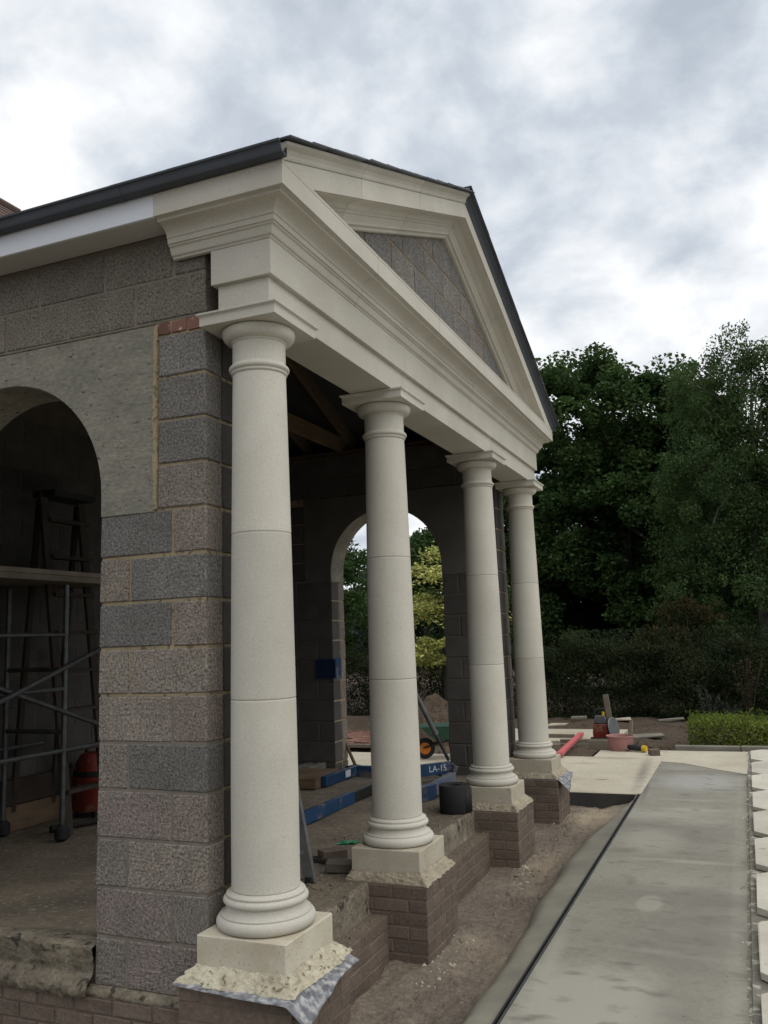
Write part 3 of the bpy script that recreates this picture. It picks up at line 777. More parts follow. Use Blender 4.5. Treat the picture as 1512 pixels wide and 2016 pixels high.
def column(k):
    cy = CY[k]
    core = MB().lathe([(0.150, 0.10), (0.1525, 1.0), (0.1505, 1.15), (0.1425, 1.88), (0.126, 2.6), (0.127, 2.9)], 40, (CX, cy, 0))
    c = core.build('column', M['joint'], pav, smooth=True)
    h = 0.225
    pl = MB().box((CX - h, cy - h, -0.06), (CX + h, cy + h, 0.0915)).build('plinth', M['plinth'] if k == 0 else M['plinth_dirty'], c, bevel=0.005)
    MB().lathe(base_prof, 72, (CX, cy, 0)).build('base', M['stone'], c, smooth=True, angle=40)
    for z0, z1 in ((0.2525, 1.0955), (1.0985, 1.8745), (1.8775, 2.668)):
        MB().lathe(drum_prof(z0, z1), 72, (CX, cy, 0)).build('drum', M['stone'], c, smooth=True, angle=50)
    MB().lathe(cap_prof, 72, (CX, cy, 0)).build('capital', M['stone'], c, smooth=True, angle=40)
    a = MB(); q = 0.2115
    sq = lambda r, z: [(CX - r, cy - r, z), (CX + r, cy - r, z), (CX + r, cy + r, z), (CX - r, cy + r, z)]
    a.loft([sq(q, 2.898), sq(q, 2.940), sq(0.2145, 2.9445), sq(0.222, 2.950), sq(0.2245, 2.951), sq(0.2245, 2.961)])
    a.build('abacus', M['stone'], c, bevel=0.0015)
    # bedding mortar squeezed out between plinth and brick
    v, f = [], []
    n = 44; rows = 16
    ring = []
    for sdx in range(4):
        for i in range(n):
            u = -1 + 2 * i / n
            ring.append([(u, -1), (1, u), (-u, 1), (-1, -u)][sdx])
    for j in range(rows):
        t_ = j / (rows - 1)
        for (u, w) in ring:
            front = 1.0 if (u > 0.97 or k == 0) else 0.55
            sp = fbm((u * 2.2 + k * 7, w * 2.2, 0.3), 4)
            hf = fbm((u * 11 + k * 3, w * 11, t_ * 4), 4)
            spread = 0.2262 + ((0.070 if k == 0 else 0.058) + 0.016 * sp) * front * t_ ** 1.5
            bul = (0.010 * front * math.sin(math.pi * t_) + 0.011 * front * hf) * min(1, t_ * 3)
            zz = -0.030 - 0.062 * t_ + 0.010 * sp * (1 - t_) + 0.006 * hf * t_ * (1 - t_) * 4
            v.append((CX + u * (spread + bul), cy + w * (spread + bul), zz))
    m_ = len(ring)
    for j in range(rows - 1):
        for i in range(m_):
            f.append((j * m_ + i, (j + 1) * m_ + i, (j + 1) * m_ + (i + 1) % m_, j * m_ + (i + 1) % m_))
    link('mortar_bed', mesh_of('mortar_bed', v, f, True, M['skirt'] if k == 0 else M['skirt_dirty']), c)
    if k in (0, 3):
        NN = 36
        cors = {0: [(-0.292, -0.312), (0.372, -0.338), (0.352, 0.25), (-0.29, 0.29)], 3: [(-0.29, -0.275), (0.40, -0.265), (0.33, 0.32), (-0.29, 0.29)]}[k]
        def ls(x, y):
            u, w = (x + 1) / 2, (y + 1) / 2
            px = (cors[0][0] * (1 - u) + cors[1][0] * u) * (1 - w) + (cors[3][0] * (1 - u) + cors[2][0] * u) * w
            py = (cors[0][1] * (1 - u) + cors[1][1] * u) * (1 - w) + (cors[3][1] * (1 - u) + cors[2][1] * u) * w
            e = max(abs(px), abs(py))
            out = max(0, e - 0.285)
            px += 0.010 * fbm((px * 4, py * 4, k), 3) * (out > 0); py += 0.010 * fbm((px * 4, py * 4, k + 4), 3) * (out > 0)
            z = -0.088 - out * 0.35 + 0.14 * out * fbm((px * 5, py * 5, 2 + k), 3)
            if px > 0 and py < 0.1: z -= 0.7 * max(0, px - 0.28) * max(0.0, min(1, (0.0 - py) * 4))
            return (CX + px, cy + py, z)
        vv, ff = [], []
        for j in range(NN + 1):
            for i in range(NN + 1): vv.append(ls(-1 + 2 * i / NN, -1 + 2 * j / NN))
        for j in range(NN):
            for i in range(NN):
                a_ = j * (NN + 1) + i; ff.append((a_, a_ + 1, a_ + NN + 2, a_ + NN + 1))
        lo = link('lead_sheet', mesh_of('lead_sheet', vv, ff, True, M['lead']), c)
        so = lo.modifiers.new('thickness', 'SOLIDIFY'); so.thickness = 0.003
    return c
for k in range(4):
    pier(k)
    column(k)

# entablature: two fasciae, bed mould, corona returning along the near and far eaves
E0, E1 = CY[0], CY[3]
ent = MB().box((CX - 0.135, E0 - 0.135, 2.965), (CX + 0.135, E1 + 0.135, 3.40)).build('entablature', M['joint'], pav)
ARC = [(0.144, 2.963), (0.144, 3.114), (0.150, 3.117), (0.170, 3.1175), (0.170, 3.298), (0.10, 3.299)]
def arch_ring(y, s):
    return [(CX + s * a, y, z) for a, z in ARC]
def arch_stone(y0, y1, e0, e1):
    """one length of architrave; e0/e1: the end returns with the same steps"""
    m_ = MB()
    for z0, z1, a in ((2.963, 3.1155, 0.144), (3.1185, 3.299, 0.170)):
        m_.box((CX - a, y0 - (a if e0 else 0), z0), (CX + a, y1 + (a if e1 else 0), z1))
    m_.box((CX - 0.15, y0 - (0.15 if e0 else 0), 3.1155), (CX + 0.15, y1 + (0.15 if e1 else 0), 3.1185))
    m_.build('architrave_stone', M['stone'], ent, bevel=0.002)
g2 = 0.002
arch_stone(E0, CY[1] - g2, True, False)
arch_stone(CY[1] + g2, CY[2] - g2, False, False)
arch_stone(CY[2] + g2, E1, False, True)
# cornice profile (projection from the column line, height)
def ogee(a0, z0, a1, z1, n=8):
    return [(a0 + (a1 - a0) * u, z0 + (z1 - z0) * (u + 0.16 * math.sin(2 * math.pi * u) * -1)) for u in [i / n for i in range(n + 1)]]
COR = [(0.150, 3.3005), (0.172, 3.3005), (0.176, 3.309)] + ogee(0.180, 3.312, 0.206, 3.352, 8) + [(0.210, 3.355), (0.210, 3.362), (0.219, 3.364), (0.220, 3.3895), (0.226, 3.392)] + \
    [(0.226 + 0.072 * (1 - math.cos(math.radians(t_))), 3.394 + 0.050 * math.sin(math.radians(t_))) for t_ in range(15, 91, 15)] + \
    [(0.302, 3.4455), (0.302, 3.452), (0.306, 3.4585), (0.313, 3.4585), (0.315, 3.4625), (0.331, 3.4625), (0.331, 3.563), (0.3335, 3.568), (0.3335, 3.580), (0.150, 3.605)]
def cor_ring(y, dx=None):
    return [(CX + a, y, z) for a, z in COR]
def cor_corner(s):
    y = E0 if s < 0 else E1
    return [(CX + a, y + s * a, z) for a, z in COR]
def cor_ret(x, s):
    y = E0 if s < 0 else E1
    return [(x - 0.0, y + s * a, z) for a, z in COR]
cuts = [0.95, 2.05, 3.2, 4.35]
MB().loft([cor_ret(-0.17, -1), cor_corner(-1), cor_ring(cuts[0] - g2)]).build('cornice_stone', M['stone'], ent, smooth=True, angle=12)
for a, b in zip(cuts, cuts[1:]):
    MB().loft([cor_ring(a + g2), cor_ring(b - g2)]).build('cornice_stone', M['stone'], ent, smooth=True, angle=12)
MB().loft([cor_ring(cuts[-1] + g2), cor_corner(1), cor_ret(-0.17, 1)]).build('cornice_stone', M['stone'], ent, smooth=True, angle=12)

# pediment: block tympanum framed by the raking cornice
TX = 0.352
def clip(poly, a, b, c):
    out = []
    for i in range(len(poly)):
        p, q = poly[i], poly[(i + 1) % len(poly)]
        dp, dq = a * p[0] + b * p[1] + c, a * q[0] + b * q[1] + c
        if dp >= 0: out.append(p)
        if (dp >= 0) != (dq >= 0):
            t_ = dp / (dp - dq); out.append((p[0] + (q[0] - p[0]) * t_, p[1] + (q[1] - p[1]) * t_))
    return out
def tri_clip(poly, drop):
    zt = 4.935 - drop
    poly = clip(poly, 0.408, -1, zt - 0.408 * YM)       # z <= zt + .408 (y - YM)
    return clip(poly, -0.408, -1, zt + 0.408 * YM)
tp = tri_clip([(0.0, 3.58), (5.73, 3.58), (5.73, 5.2), (0, 5.2)], 0.30)
ped = MB().loft([[(TX - 0.14, y, z) for y, z in tp], [(TX - 0.004, y, z) for y, z in tp]]).build('pediment', M['mortar_ped'], pav)
for i in range(5):
    z0 = 3.59 + i * 0.225
    y = 0.12 + (0.225 if i % 2 else 0)
    while y < 5.7:
        po = tri_clip([(y, z0 + 0.006), (y + 0.434, z0 + 0.006), (y + 0.434, z0 + 0.214), (y, z0 + 0.214)], 0.31)
        if len(po) >= 3:
            ar = abs(sum(po[q][0] * po[(q + 1) % len(po)][1] - po[(q + 1) % len(po)][0] * po[q][1] for q in range(len(po)))) / 2
            if ar > 0.004:
                MB().loft([[(TX - 0.1, yy, zz) for yy, zz in po], [(TX + R_.uniform(-.001, .001), yy, zz) for yy, zz in po]]).build('concrete_block', M['block'], ped, color=R_.choice([lin(102, 99, 94, KB), lin(95, 93, 90, KB), lin(100, 95, 90, KB)]))
        y += 0.45
# raking cornice profile: (projection, drop below the roof plane)
RK = [(0.118, 0.372), (0.150, 0.372), (0.158, 0.366), (0.160, 0.350), (0.180, 0.345), (0.184, 0.330), (0.205, 0.300), (0.208, 0.292), (0.218, 0.290), (0.220, 0.272), (0.228, 0.270),
      (0.230, 0.260), (0.238, 0.249), (0.256, 0.241), (0.290, 0.239), (0.296, 0.237), (0.304, 0.237), (0.308, 0.233), (0.328, 0.233), (0.328, 0.112), (0.118, 0.112)]
CY_ = [(0.20, 0.110), (0.333, 0.110), (0.338, 0.100), (0.340, 0.085), (0.350, 0.066), (0.364, 0.056), (0.374, 0.048), (0.376, 0.034), (0.20, 0.034)]
def rk_ring(y, P):
    return [(CX + a, y, roofz(y) - d) for a, d in P]
def rk(P, y0, y1, name, mat, angle=15):
    o_ = MB().loft([rk_ring(y0, P), rk_ring(y1, P)]).build(name, M[mat], ped)
    me = o_.data; bm = bmesh.new(); bm.from_mesh(me)
    bmesh.ops.remove_doubles(bm, verts=bm.verts, dist=1e-6)
    r_ = bmesh.ops.bisect_plane(bm, geom=bm.verts[:] + bm.edges[:] + bm.faces[:], plane_co=(0, 0, 3.583), plane_no=(0, 0, -1), clear_outer=True)
    ed = [e for e in bm.edges if len(e.link_faces) == 1]
    if ed: bmesh.ops.holes_fill(bm, edges=ed, sides=0)
    bmesh.ops.recalc_face_normals(bm, faces=bm.faces)
    for f_ in bm.faces: f_.smooth = True
    for e in bm.edges:
        if len(e.link_faces) == 2 and e.calc_face_angle(0) > math.radians(angle): e.smooth = False
    bm.to_mesh(me); bm.free()
    return o_
s0, s1 = E0 - 0.331, E1 + 0.331
q = [s0, 0.75, 1.75, YM]
for a, b in zip(q, q[1:]):
    rk(RK, a + g2, b - (g2 if b < YM else 0.0006), 'raking_stone', 'stone')
    rk(CY_, a - (0.03 if a == s0 else 0) + g2, b - (g2 if b < YM else 0.0006), 'cyma_stone', 'stone')
    rk(RK, 2 * YM - b + (g2 if b < YM else 0.0006), 2 * YM - a - g2, 'raking_stone', 'stone')
    rk(CY_, 2 * YM - b + (g2 if b < YM else 0.0006), 2 * YM - a + (0.03 if a == s0 else 0) - g2, 'verge_strip', 'gutter')

# roof: deck, rafters, slates, ridge
XV = CX + 0.372
dk = MB()
for s in (-1, 1):
    ye = YM + s * 3.02
    dk.loft([[(x_, YM, roofz(YM) - 0.036), (x_, ye, roofz(ye) - 0.036), (x_, ye, roofz(ye) - 0.047), (x_, YM, roofz(YM) - 0.047)] for x_ in (-3.6, XV - 0.004)])
roof = dk.build('roof', M['felt'], pav)
for s in (-1, 1):
    x = 0.02
    while x > -3.1:
        a = Vector((x, YM + s * 0.02, roofz(YM) - 0.127)); b = Vector((x, YM + s * 2.86, roofz(YM + s * 2.86) - 0.127))
        MB().bar(a, b, 0.047, 0.15).build('rafter', M['timber'], roof)
        x -= 0.6
MB().box((-3.2, YM - 0.018, 4.66), (0.18, YM + 0.018, 4.88)).build('ridge_board', M['timber'], roof)
for y in (0.20, WY1 - 0.20):
    MB().box((-3.2, y - 0.05, 3.472), (0.0, y + 0.05, 3.545)).build('wall_plate', M['timber'], roof)
for x in (-0.65, -1.85):
    MB().bar((x, 0.15, 3.62), (x, WY1 - 0.15, 3.62), 0.05, 0.17).build('tie_beam', M['timber'], roof)
slope = math.atan(0.408)
sl_w, sl_g = 0.348, 0.262
smesh = [blockmesh(sl_w - 0.004, 0.42, 0.012, 90 + i, 0.0025, 0.002, 'slate', 'slate') for i in range(4)]
L_slope = 3.10 / math.cos(slope)
nrow = int(L_slope / sl_g)
for s in (-1, 1):
    for r in range(nrow + 1):
        dist = L_slope - r * sl_g - 0.21 + (0.02 if s > 0 else 0)
        if dist < 0.15: dist = 0.15
        yy = YM + s * dist * math.cos(slope); zz = 4.935 - dist * math.sin(slope) - 0.024
        x = XV + 0.034 - (0 if r % 2 == 0 else sl_w / 2)
        first = True
        while x > -3.5:
            xx = x - sl_w / 2
            link('slate', R_.choice(smesh), roof, (xx + R_.uniform(-.002, .002), yy, zz + R_.uniform(0, .003)), (-s * (slope - 0.018) + R_.uniform(-.004, .004), 0, R_.uniform(-.004, .004)))
            x -= sl_w
        if r % 2:
            me = blockmesh(sl_w / 2 - 0.004, 0.42, 0.009, 300 + r, 0.0025, 0.002, 'slate', 'slate')
            link('slate', me, roof, (XV + 0.034 - sl_w / 4, yy, zz + 0.002), (-s * (slope - 0.018), 0, 0))
x = XV + 0.02
while x > -3.4:
    m_ = MB()
    pr = [(-0.15, -0.055), (-0.09, -0.015), (-0.04, 0.012), (0, 0.022), (0.04, 0.012), (0.09, -0.015), (0.15, -0.055)]
    rg = lambda x_, o_: [(x_, YM + y_, 4.918 + z_ + o_) for y_, z_ in pr] + [(x_, YM + y_ * 0.95, 4.918 + z_ + o_ - 0.014) for y_, z_ in reversed(pr)]
    m_.loft([rg(x, 0.0), rg(x - 0.445, 0.003)])
    m_.build('ridge_tile', M['slate'], roof)
    x -= 0.45

# eaves: white fascia, soffit, black gutter
for s, e in ((-1, E0 - 0.331), (1, E1 + 0.331)):
    nm = lambda a, b: (min(a, b), max(a, b))
    y0, y1 = nm(e + s * -0.002, e - s * 0.02)
    fb = MB().box((-3.5, y0, 3.462), (-0.1735, y1, 3.585)).build('fascia_board', M['white'], pav, bevel=0.002)
    yw = 0.0 if s < 0 else WY1
    y0, y1 = nm(e - s * 0.021, yw + s * 0.003)
    MB().box((-3.5, y0, 3.466), (-0.1735, y1, 3.4745)).build('soffit_board', M['soffit'], fb)
    yg = e + s * 0.002
    prof = [(0.0, 0.0), (0.026, -0.003), (0.050, 0.004), (0.060, 0.020), (0.061, 0.034), (0.066, 0.042), (0.076, 0.045), (0.078, 0.054), (0.072, 0.054), (0.056, 0.036), (0.048, 0.010), (0.004, 0.005), (0.004, 0.085), (0.0, 0.085)]
    gz = 3.582
    gu = MB().loft([[(x_, yg + s * a, gz + z) for a, z in prof] for x_ in (-3.5, CX + 0.36)]).build('gutter', M['gutter'], pav, smooth=True, angle=40)
    for x_ in (-0.35, -1.15, -1.95, -2.75):
        MB().loft([[(xx, yg + s * (a * 1.04 + 0.001), gz + z * 1.02 - 0.003) for a, z in prof] for xx in (x_ - 0.02, x_ + 0.02)]).build('gutter_union', M['gutter'], gu, smooth=True, angle=40)

# ------------------------------------------------------------------ linear drain
dr = empty('channel_drain', (1.143, 1.0, PZ), 'thin slotted black metal drain line running along the left edge of the concrete path', 'drain')
for x_ in (-0.0125, 0.0085):
    MB().box((x_ - 0.003, -6.9, -0.08), (x_ + 0.007, 5.48, 0.007)).build('rail', M['galv'] if x_ > 0 else M['dark'], dr)
MB().box((-0.0155, -6.9, -0.10), (0.0155, 5.48, -0.07)).build('channel', M['dark'], dr)

# ------------------------------------------------------------------ INSIDE THE PAVILION
# material lift lying folded on the floor
lift = empty('material_lift', (-0.8, 4.0, FZ), 'blue steel material lift base marked LA-15 lying on the pavilion floor', 'lift')
def lbar(name, a, b, w, h, mat='blue', bev=0.004):
    a = Vector(a) - lift.location; b = Vector(b) - lift.location
    return MB().bar(a, b, w, h).build(name, M[mat], lift, bevel=bev)
lbar('leg', (-1.009, 2.574, -0.036), (-1.009, 3.747, -0.036), 0.055, 0.10)
lbar('leg', (-1.009, 3.747, -0.038), (-1.03, 4.813, -0.038), 0.050, 0.09, 'dark')
lbar('leg', (-1.648, 4.451, -0.036), (-1.627, 5.154, -0.036), 0.055, 0.10)
lbar('crossbar', (-1.659, 5.176, -0.036), (-1.051, 5.197, -0.036), 0.055, 0.10)
lb = lbar('frame_beam', (-0.859, 4.579, 0.049), (-0.507, 5.026, 0.049), 0.05, 0.115)
lbar('mast_foot', (-0.72, 4.50, -0.09), (-0.72, 4.50, 0.21), 0.10, 0.10, 'blue')
lbar('outrigger', (-0.539, 3.534, -0.022), (-0.369, 4.088, -0.022), 0.07, 0.13, 'blue')
lbar('outrigger', (-0.369, 4.088, -0.010), (-0.39, 4.728, -0.010), 0.07, 0.11, 'blue_worn')
lbar('wheel_fork', (-0.476, 4.952, -0.06), (-0.433, 4.984, 0.07), 0.03, 0.05, 'galv')
wh = MB().lathe([(0.02, -0.018), (0.05, -0.018), (0.058, -0.01), (0.058, 0.01), (0.05, 0.018), (0.02, 0.018)], 24).build('wheel', M['rubber'], lift, (0.346, 0.92, 0.06), (0, math.pi / 2, 0.6), smooth=True)
# sticker on the rear leg and the lettering
lbar('sticker', (-1.6085, 4.877, -0.030), (-1.6050, 4.994, -0.030), 0.003, 0.07, 'print', 0)
def text(body, size, mat, parent, M4, name='lettering', extrude=0.0008):
    cu_ = bpy.data.curves.new('lettering', 'FONT'); cu_.body = body; cu_.size = size; cu_.extrude = extrude; cu_.align_x = 'CENTER'; cu_.align_y = 'CENTER'
    tmp = bpy.data.objects.new('tmp', cu_); COL.objects.link(tmp)
    dg = bpy.context.evaluated_depsgraph_get()
    me = bpy.data.meshes.new_from_object(tmp.evaluated_get(dg))
    bpy.data.objects.remove(tmp)
    me.materials.clear(); me.materials.append(mat)
    o_ = link(name, me, parent); o_.matrix_local = M4; return o_
d_ = Vector((0.33, 0.42, 0)).normalized(); nn_ = Vector((d_.y, -d_.x, 0))
pos = Vector((-0.612, 4.893, 0.052)) - lift.location + nn_ * 0.0265
M4 = Matrix((d_, Vector((0, 0, 1)), nn_)).transposed().to_4x4(); M4.translation = pos
text('LA-15', 0.085, M['print'], lift, M4)

pr = empty('steel_prop', (-0.45, 5.2, 0), 'grey adjustable steel prop leaning over the blue lift towards the far arch', 'prop')
a, b = Vector((-0.68, 4.62, 0.76)) - pr.location, Vector((-0.535, 5.05, 0.115)) - pr.location
mid_ = a.lerp(b, 0.55)
a2 = a + (a - b) * 0.35
MB().tube([a2, mid_], 0.026, 12).build('outer_tube', M['alu'], pr, smooth=True)
MB().tube([mid_, b], 0.017, 12).build('inner_tube', M['galv'], pr, smooth=True)
MB().tube([mid_ - (b - a) * 0.02, mid_ + (b - a) * 0.02], 0.034, 12).build('collar', M['alu'], pr, smooth=True)
MB().box((-0.05, -0.05, 0), (0.05, 0.05, 0.01)).build('foot_plate', M['galv'], pr, b - Vector((0, 0, 0.05)))

hd = empty('pickaxe_handle', (-1.85, 5.3, 0), 'brown wooden tool handle leaning against the left jamb of the far arch', 'tool')
MB().tube([Vector((-2.10, 5.75, 0.36)) - hd.location, Vector((-1.83, 5.62, -0.07)) - hd.location], [0.016, 0.02], 10).build('handle', M['timber'], hd, smooth=True)
MB().tube([Vector((-1.95, 5.58, -0.07)) - hd.location, Vector((-1.83, 5.62, -0.06)) - hd.location, Vector((-1.66, 5.62, -0.075)) - hd.location], [0.008, 0.022, 0.008], 8).build('tool_head', M['dark'], hd, smooth=True)
ln = MB().bar((-1.15, 5.29, 0.017), (-0.69, 5.26, -0.072), 0.03, 0.025).build('wooden_lath', M['timber_dark'])
tag(ln, 'short dark wooden lath lying on the floor behind the LA-15 beam', 'lath')

# roll of damp-proof course
dp = empty('roll_of_membrane', (0.0, 3.60, FZ), 'black roll of damp-proof membrane standing on end by the third column', 'roll')
MB().lathe([(0.03, 0.0), (0.127, 0.0), (0.13, 0.004), (0.13, 0.216), (0.127, 0.22), (0.075, 0.22), (0.062, 0.218), (0.052, 0.212), (0.052, 0.02)], 48, capb=False, capt=False).build('roll', M['rubber'], dp, smooth=True, angle=40)
fp = [(0.13 + 0.002, 0.0, 0)] ; 
v, f = [], []
for i in range(9):
    a_ = -0.5 + i * 0.14; rr_ = 0.1315 + 0.0016 * i
    v += [(rr_ * math.cos(a_), rr_ * math.sin(a_), 0.003), (rr_ * math.cos(a_), rr_ * math.sin(a_), 0.197)]
for i in range(8): f.append((2 * i, 2 * i + 2, 2 * i + 3, 2 * i + 1))
fo = link('loose_end', mesh_of('loose_end', v, f, True, M['rubber']), dp)
fo.modifiers.new('thickness', 'SOLIDIFY').thickness = 0.0025

# ladder lying against the near wall behind column one
ld = empty('aluminium_ladder', (-0.355, 1.31, FZ), 'grey aluminium ladder standing behind the nearest column with its foot on the floor', 'ladder')
for dx in (0.0, -0.36):
    MB().bar((0.14 + dx, 0.10, 0.0), (-0.03 + dx, -0.28, 1.95), 0.028, 0.075, (1, 0, 0)).build('stile', M['alu'], ld, bevel=0.003)
for i in range(6):
    u = (i + 0.6) / 6.5
    p_ = Vector((0.14, 0.10, 0)).lerp(Vector((-0.03, -0.28, 1.95)), u)
    MB().bar(p_ - Vector((0.36, 0, 0)), p_, 0.035, 0.03).build('rung', M['alu'], ld)
MB().box((0.12, 0.06, -0.0), (0.16, 0.14, 0.03)).build('rubber_foot', M['rubber'], ld)

# odds and ends on the floor
def rubble(name, cx, cy, z, n, spread, smin, smax, mat, label, cat, seed, flatn=0.6):
    rr = random.Random(seed); m_ = MB()
    for _ in range(n):
        s_ = rr.uniform(smin, smax); x_ = cx + rr.gauss(0, spread); y_ = cy + rr.gauss(0, spread)
        Mx = Matrix.Translation((x_, y_, z + s_ * flatn * 0.4)) @ Matrix.Rotation(rr.uniform(0, 6.3), 4, 'Z') @ Matrix.Rotation(rr.uniform(-.5, .5), 4, 'X')
        bm_ = bmesh.new(); bmesh.ops.create_icosphere(bm_, subdivisions=1, radius=1)
        vs = [Mx @ Vector((q.co.x * s_ * rr.uniform(.7, 1.1), q.co.y * s_ * rr.uniform(.6, 1.0), q.co.z * s_ * flatn * rr.uniform(.6, 1.1))) for q in bm_.verts]
        m_.add(vs, [[q.index for q in p.verts] for p in bm_.faces]); bm_.free()
    o_ = m_.build(name, mat)
    return o_
for i, (x_, y_, rz, lab) in enumerate(((-0.32, 1.93, 0.9, 'broken brown brick lying flat on the floor left of the second column'), (-0.13, 1.66, 0.3, 'grey brick half lying in front of the broken brown brick on the floor'))):
    o_ = block(None, -0.09, 0.09, -0.05, 0.05, 0, 0.06, None, 'brick', 'brick' if i == 0 else 'mortar_in', 0.004, 0.004)
    o_.location = (x_, y_, FZ + 0.034); o_.rotation_euler = (0.05, 0.04, rz); tag(o_, lab, 'brick')
o_ = MB().bar((-0.45, 1.86, FZ + 0.014), (-0.16, 1.80, FZ + 0.018), 0.07, 0.02).build('board_offcut', M['timber_dark']); tag(o_, 'dark board offcut lying on the floor beside the broken brown brick', 'board')
v, f = [], []
for j in range(7):
    for i in range(7):
        v.append((-0.46 + 0.02 * i, 2.28 + 0.014 * j + 0.01 * i, FZ + 0.006 + 0.025 * abs(fbm((i * 0.7, j * 0.7, 3), 3))))
for j in range(6):
    for i in range(6): f.append((j * 7 + i, j * 7 + i + 1, j * 7 + i + 8, j * 7 + i + 7))
o_ = link('plastic_scrap', mesh_of('plastic_scrap', v, f, False, M['greenbag'])); o_.modifiers.new('t', 'SOLIDIFY').thickness = 0.002
tag(o_, 'crumpled scrap of green plastic lying on the dusty floor', 'plastic scrap')
for x_, y_, lab in ((-2.27, 5.16, 'grey concrete block on edge by the far wall, left one behind the board'), (-2.13, 5.18, 'grey concrete block on edge by the far wall, right one behind the board')):
    o_ = block(None, -0.05, 0.05, -0.2, 0.2, 0, 0.1, lin(84, 80, 74, KB)); o_.location = (x_, y_, FZ + 0.05); tag(o_, lab, 'concrete block')
o_ = MB().box((-0.25, -0.33, 0), (0.25, 0.33, 0.10)).build('timber_board', M['timber'], None, (-1.95, 4.62, FZ), (0, 0, 0.1), bevel=0.004)
tag(o_, 'pale timber board lying on the floor left of the blue lift', 'board')
o_ = MB().box((-2.18, 5.375, 0.93), (-1.94, 5.402, 1.14)).build('blue_sheet', M['navy'])
tag(o_, 'small sheet of blue plastic fixed to the left jamb of the far arch', 'plastic sheet')
o_ = MB().box((-1.976, 5.38, 0.90), (-1.970, 5.60, 1.15)).build('flap', M['blue'], o_)

# near-arch view: scaffold tower, ladder, vacuum, planks
sf = empty('scaffold_tower', (-2.4, 1.6, FZ), 'galvanised scaffold tower with a plank platform inside the near arch', 'scaffold')
def st_(name, pts, r=0.021, mat='galv'):
    return MB().tube([Vector(p) - Vector((-2.4, 1.6, 0)) - Vector((0, 0, FZ if p[2] > 0.2 else 0)) for p in pts], r, 10).build(name, M[mat], sf, smooth=True)
X0, X1, Y0, Y1 = -2.6, -3.2, 1.0, 1.89
for x_ in (X0, X1):
    for y_ in (Y0, Y1): st_('upright', [(x_, y_, 0.12), (x_, y_, 1.86)])
for z_ in (0.58, 1.05, 1.47):
    for x_ in (X0, X1): st_('ledger', [(x_, Y0, z_), (x_, Y1 + (0.40 if z_ < 1 else 0.0), z_ + 0.0)], 0.018)
for z_ in (0.72, 1.2):
    for y_ in (Y0, Y1): st_('transom', [(X0, y_, z_), (X1, y_, z_)], 0.018)
st_('brace', [(X0 + 0.03, 1.0, 1.17), (X0 + 0.03, 2.4, 0.69)], 0.019)
st_('brace', [(X0 + 0.06, 1.1, 0.97), (X0 + 0.06, 2.4, 1.41)], 0.019)
pf = MB().box((-0.82, -0.7, 1.975), (-0.17, 0.95, 2.02)).build('platform', M['timber_grey'], sf)
for i in range(3):
    MB().box((-0.81 + i * 0.22, -0.7, 2.021), (-0.595 + i * 0.22, 1.0, 2.058)).build('plank', M['timber_grey'], pf, bevel=0.003)
for x_ in (X0, X1):
    for y_ in (Y0, Y1): MB().lathe([(0.03, 0.0), (0.055, 0.02), (0.055, 0.09), (0.03, 0.12)], 16, (x_ + 2.4, y_ - 1.6, 0)).build('castor', M['rubber'], sf, smooth=True)

sl = empty('step_ladder', (-2.98, 2.15, FZ), 'dark step ladder standing open behind the scaffold tower', 'ladder')
for y_ in (-0.10, 0.34):
    MB().bar((0.30, y_, 0), (0.0, y_ - 0.05, 2.45), 0.03, 0.08, (0, 1, 0)).build('stile', M['timber_dark'], sl)
    MB().bar((-0.30, y_, 0), (-0.03, y_ - 0.05, 2.4), 0.03, 0.05, (0, 1, 0)).build('rear_stile', M['timber_dark'], sl)
for i in range(8):
    z_ = 0.28 + i * 0.28; MB().box((0.24 - 0.034 * i - 0.02, -0.12, z_), (0.24 - 0.034 * i + 0.07, 0.34, z_ + 0.025)).build('tread', M['timber_dark'], sl)
MB().box((-0.10, -0.16, 2.42), (0.14, 0.32, 2.47)).build('top_tray', M['dark'], sl)
sl.scale = (1, 1, 1.12)

vc = empty('vacuum_cleaner', (-3.05, 2.74, FZ), 'red drum vacuum cleaner standing on the floor just inside the near arch', 'vacuum cleaner')
MB().lathe([(0.13, 0.05), (0.165, 0.06), (0.17, 0.30), (0.175, 0.31), (0.175, 0.34), (0.16, 0.345)], 32).build('drum', M['red'], vc, smooth=True)
MB().lathe([(0.165, 0.345), (0.168, 0.36), (0.168, 0.385), (0.14, 0.39)], 32).build('clamp_ring', M['dark'], vc, smooth=True)
MB().lathe([(0.15, 0.39), (0.145, 0.46), (0.10, 0.53), (0.04, 0.545)], 32).build('motor_head', M['red'], vc, smooth=True)
MB().tube([(-0.08, 0, 0.53), (-0.06, 0, 0.60), (0.06, 0, 0.60), (0.08, 0, 0.53)], 0.014, 8).build('handle', M['dark'], vc, smooth=True)
for t_ in range(4): MB().lathe([(0.015, -0.012), (0.032, -0.012), (0.032, 0.012), (0.015, 0.012)], 16).build('castor', M['rubber'], vc, (0.13 * math.cos(t_ * 1.57 + .8), 0.13 * math.sin(t_ * 1.57 + .8), 0.034), (math.pi / 2, 0, t_))
hp = [(-0.14, -0.10, 0.44), (-0.24, -0.20, 0.42), (-0.30, -0.28, 0.28), (-0.30, -0.32, 0.14), (-0.26, -0.38, 0.04)]
MB().tube(hp, 0.022, 10).build('hose', M['rubber'], vc, smooth=True)
MB().tube([(0.34, -0.20, 0.03), (0.22, -0.50, 0.03), (0.16, -0.66, 0.03)], [0.022, 0.022, 0.03], 10).build('floor_tool', M['rubber'], vc, smooth=True)
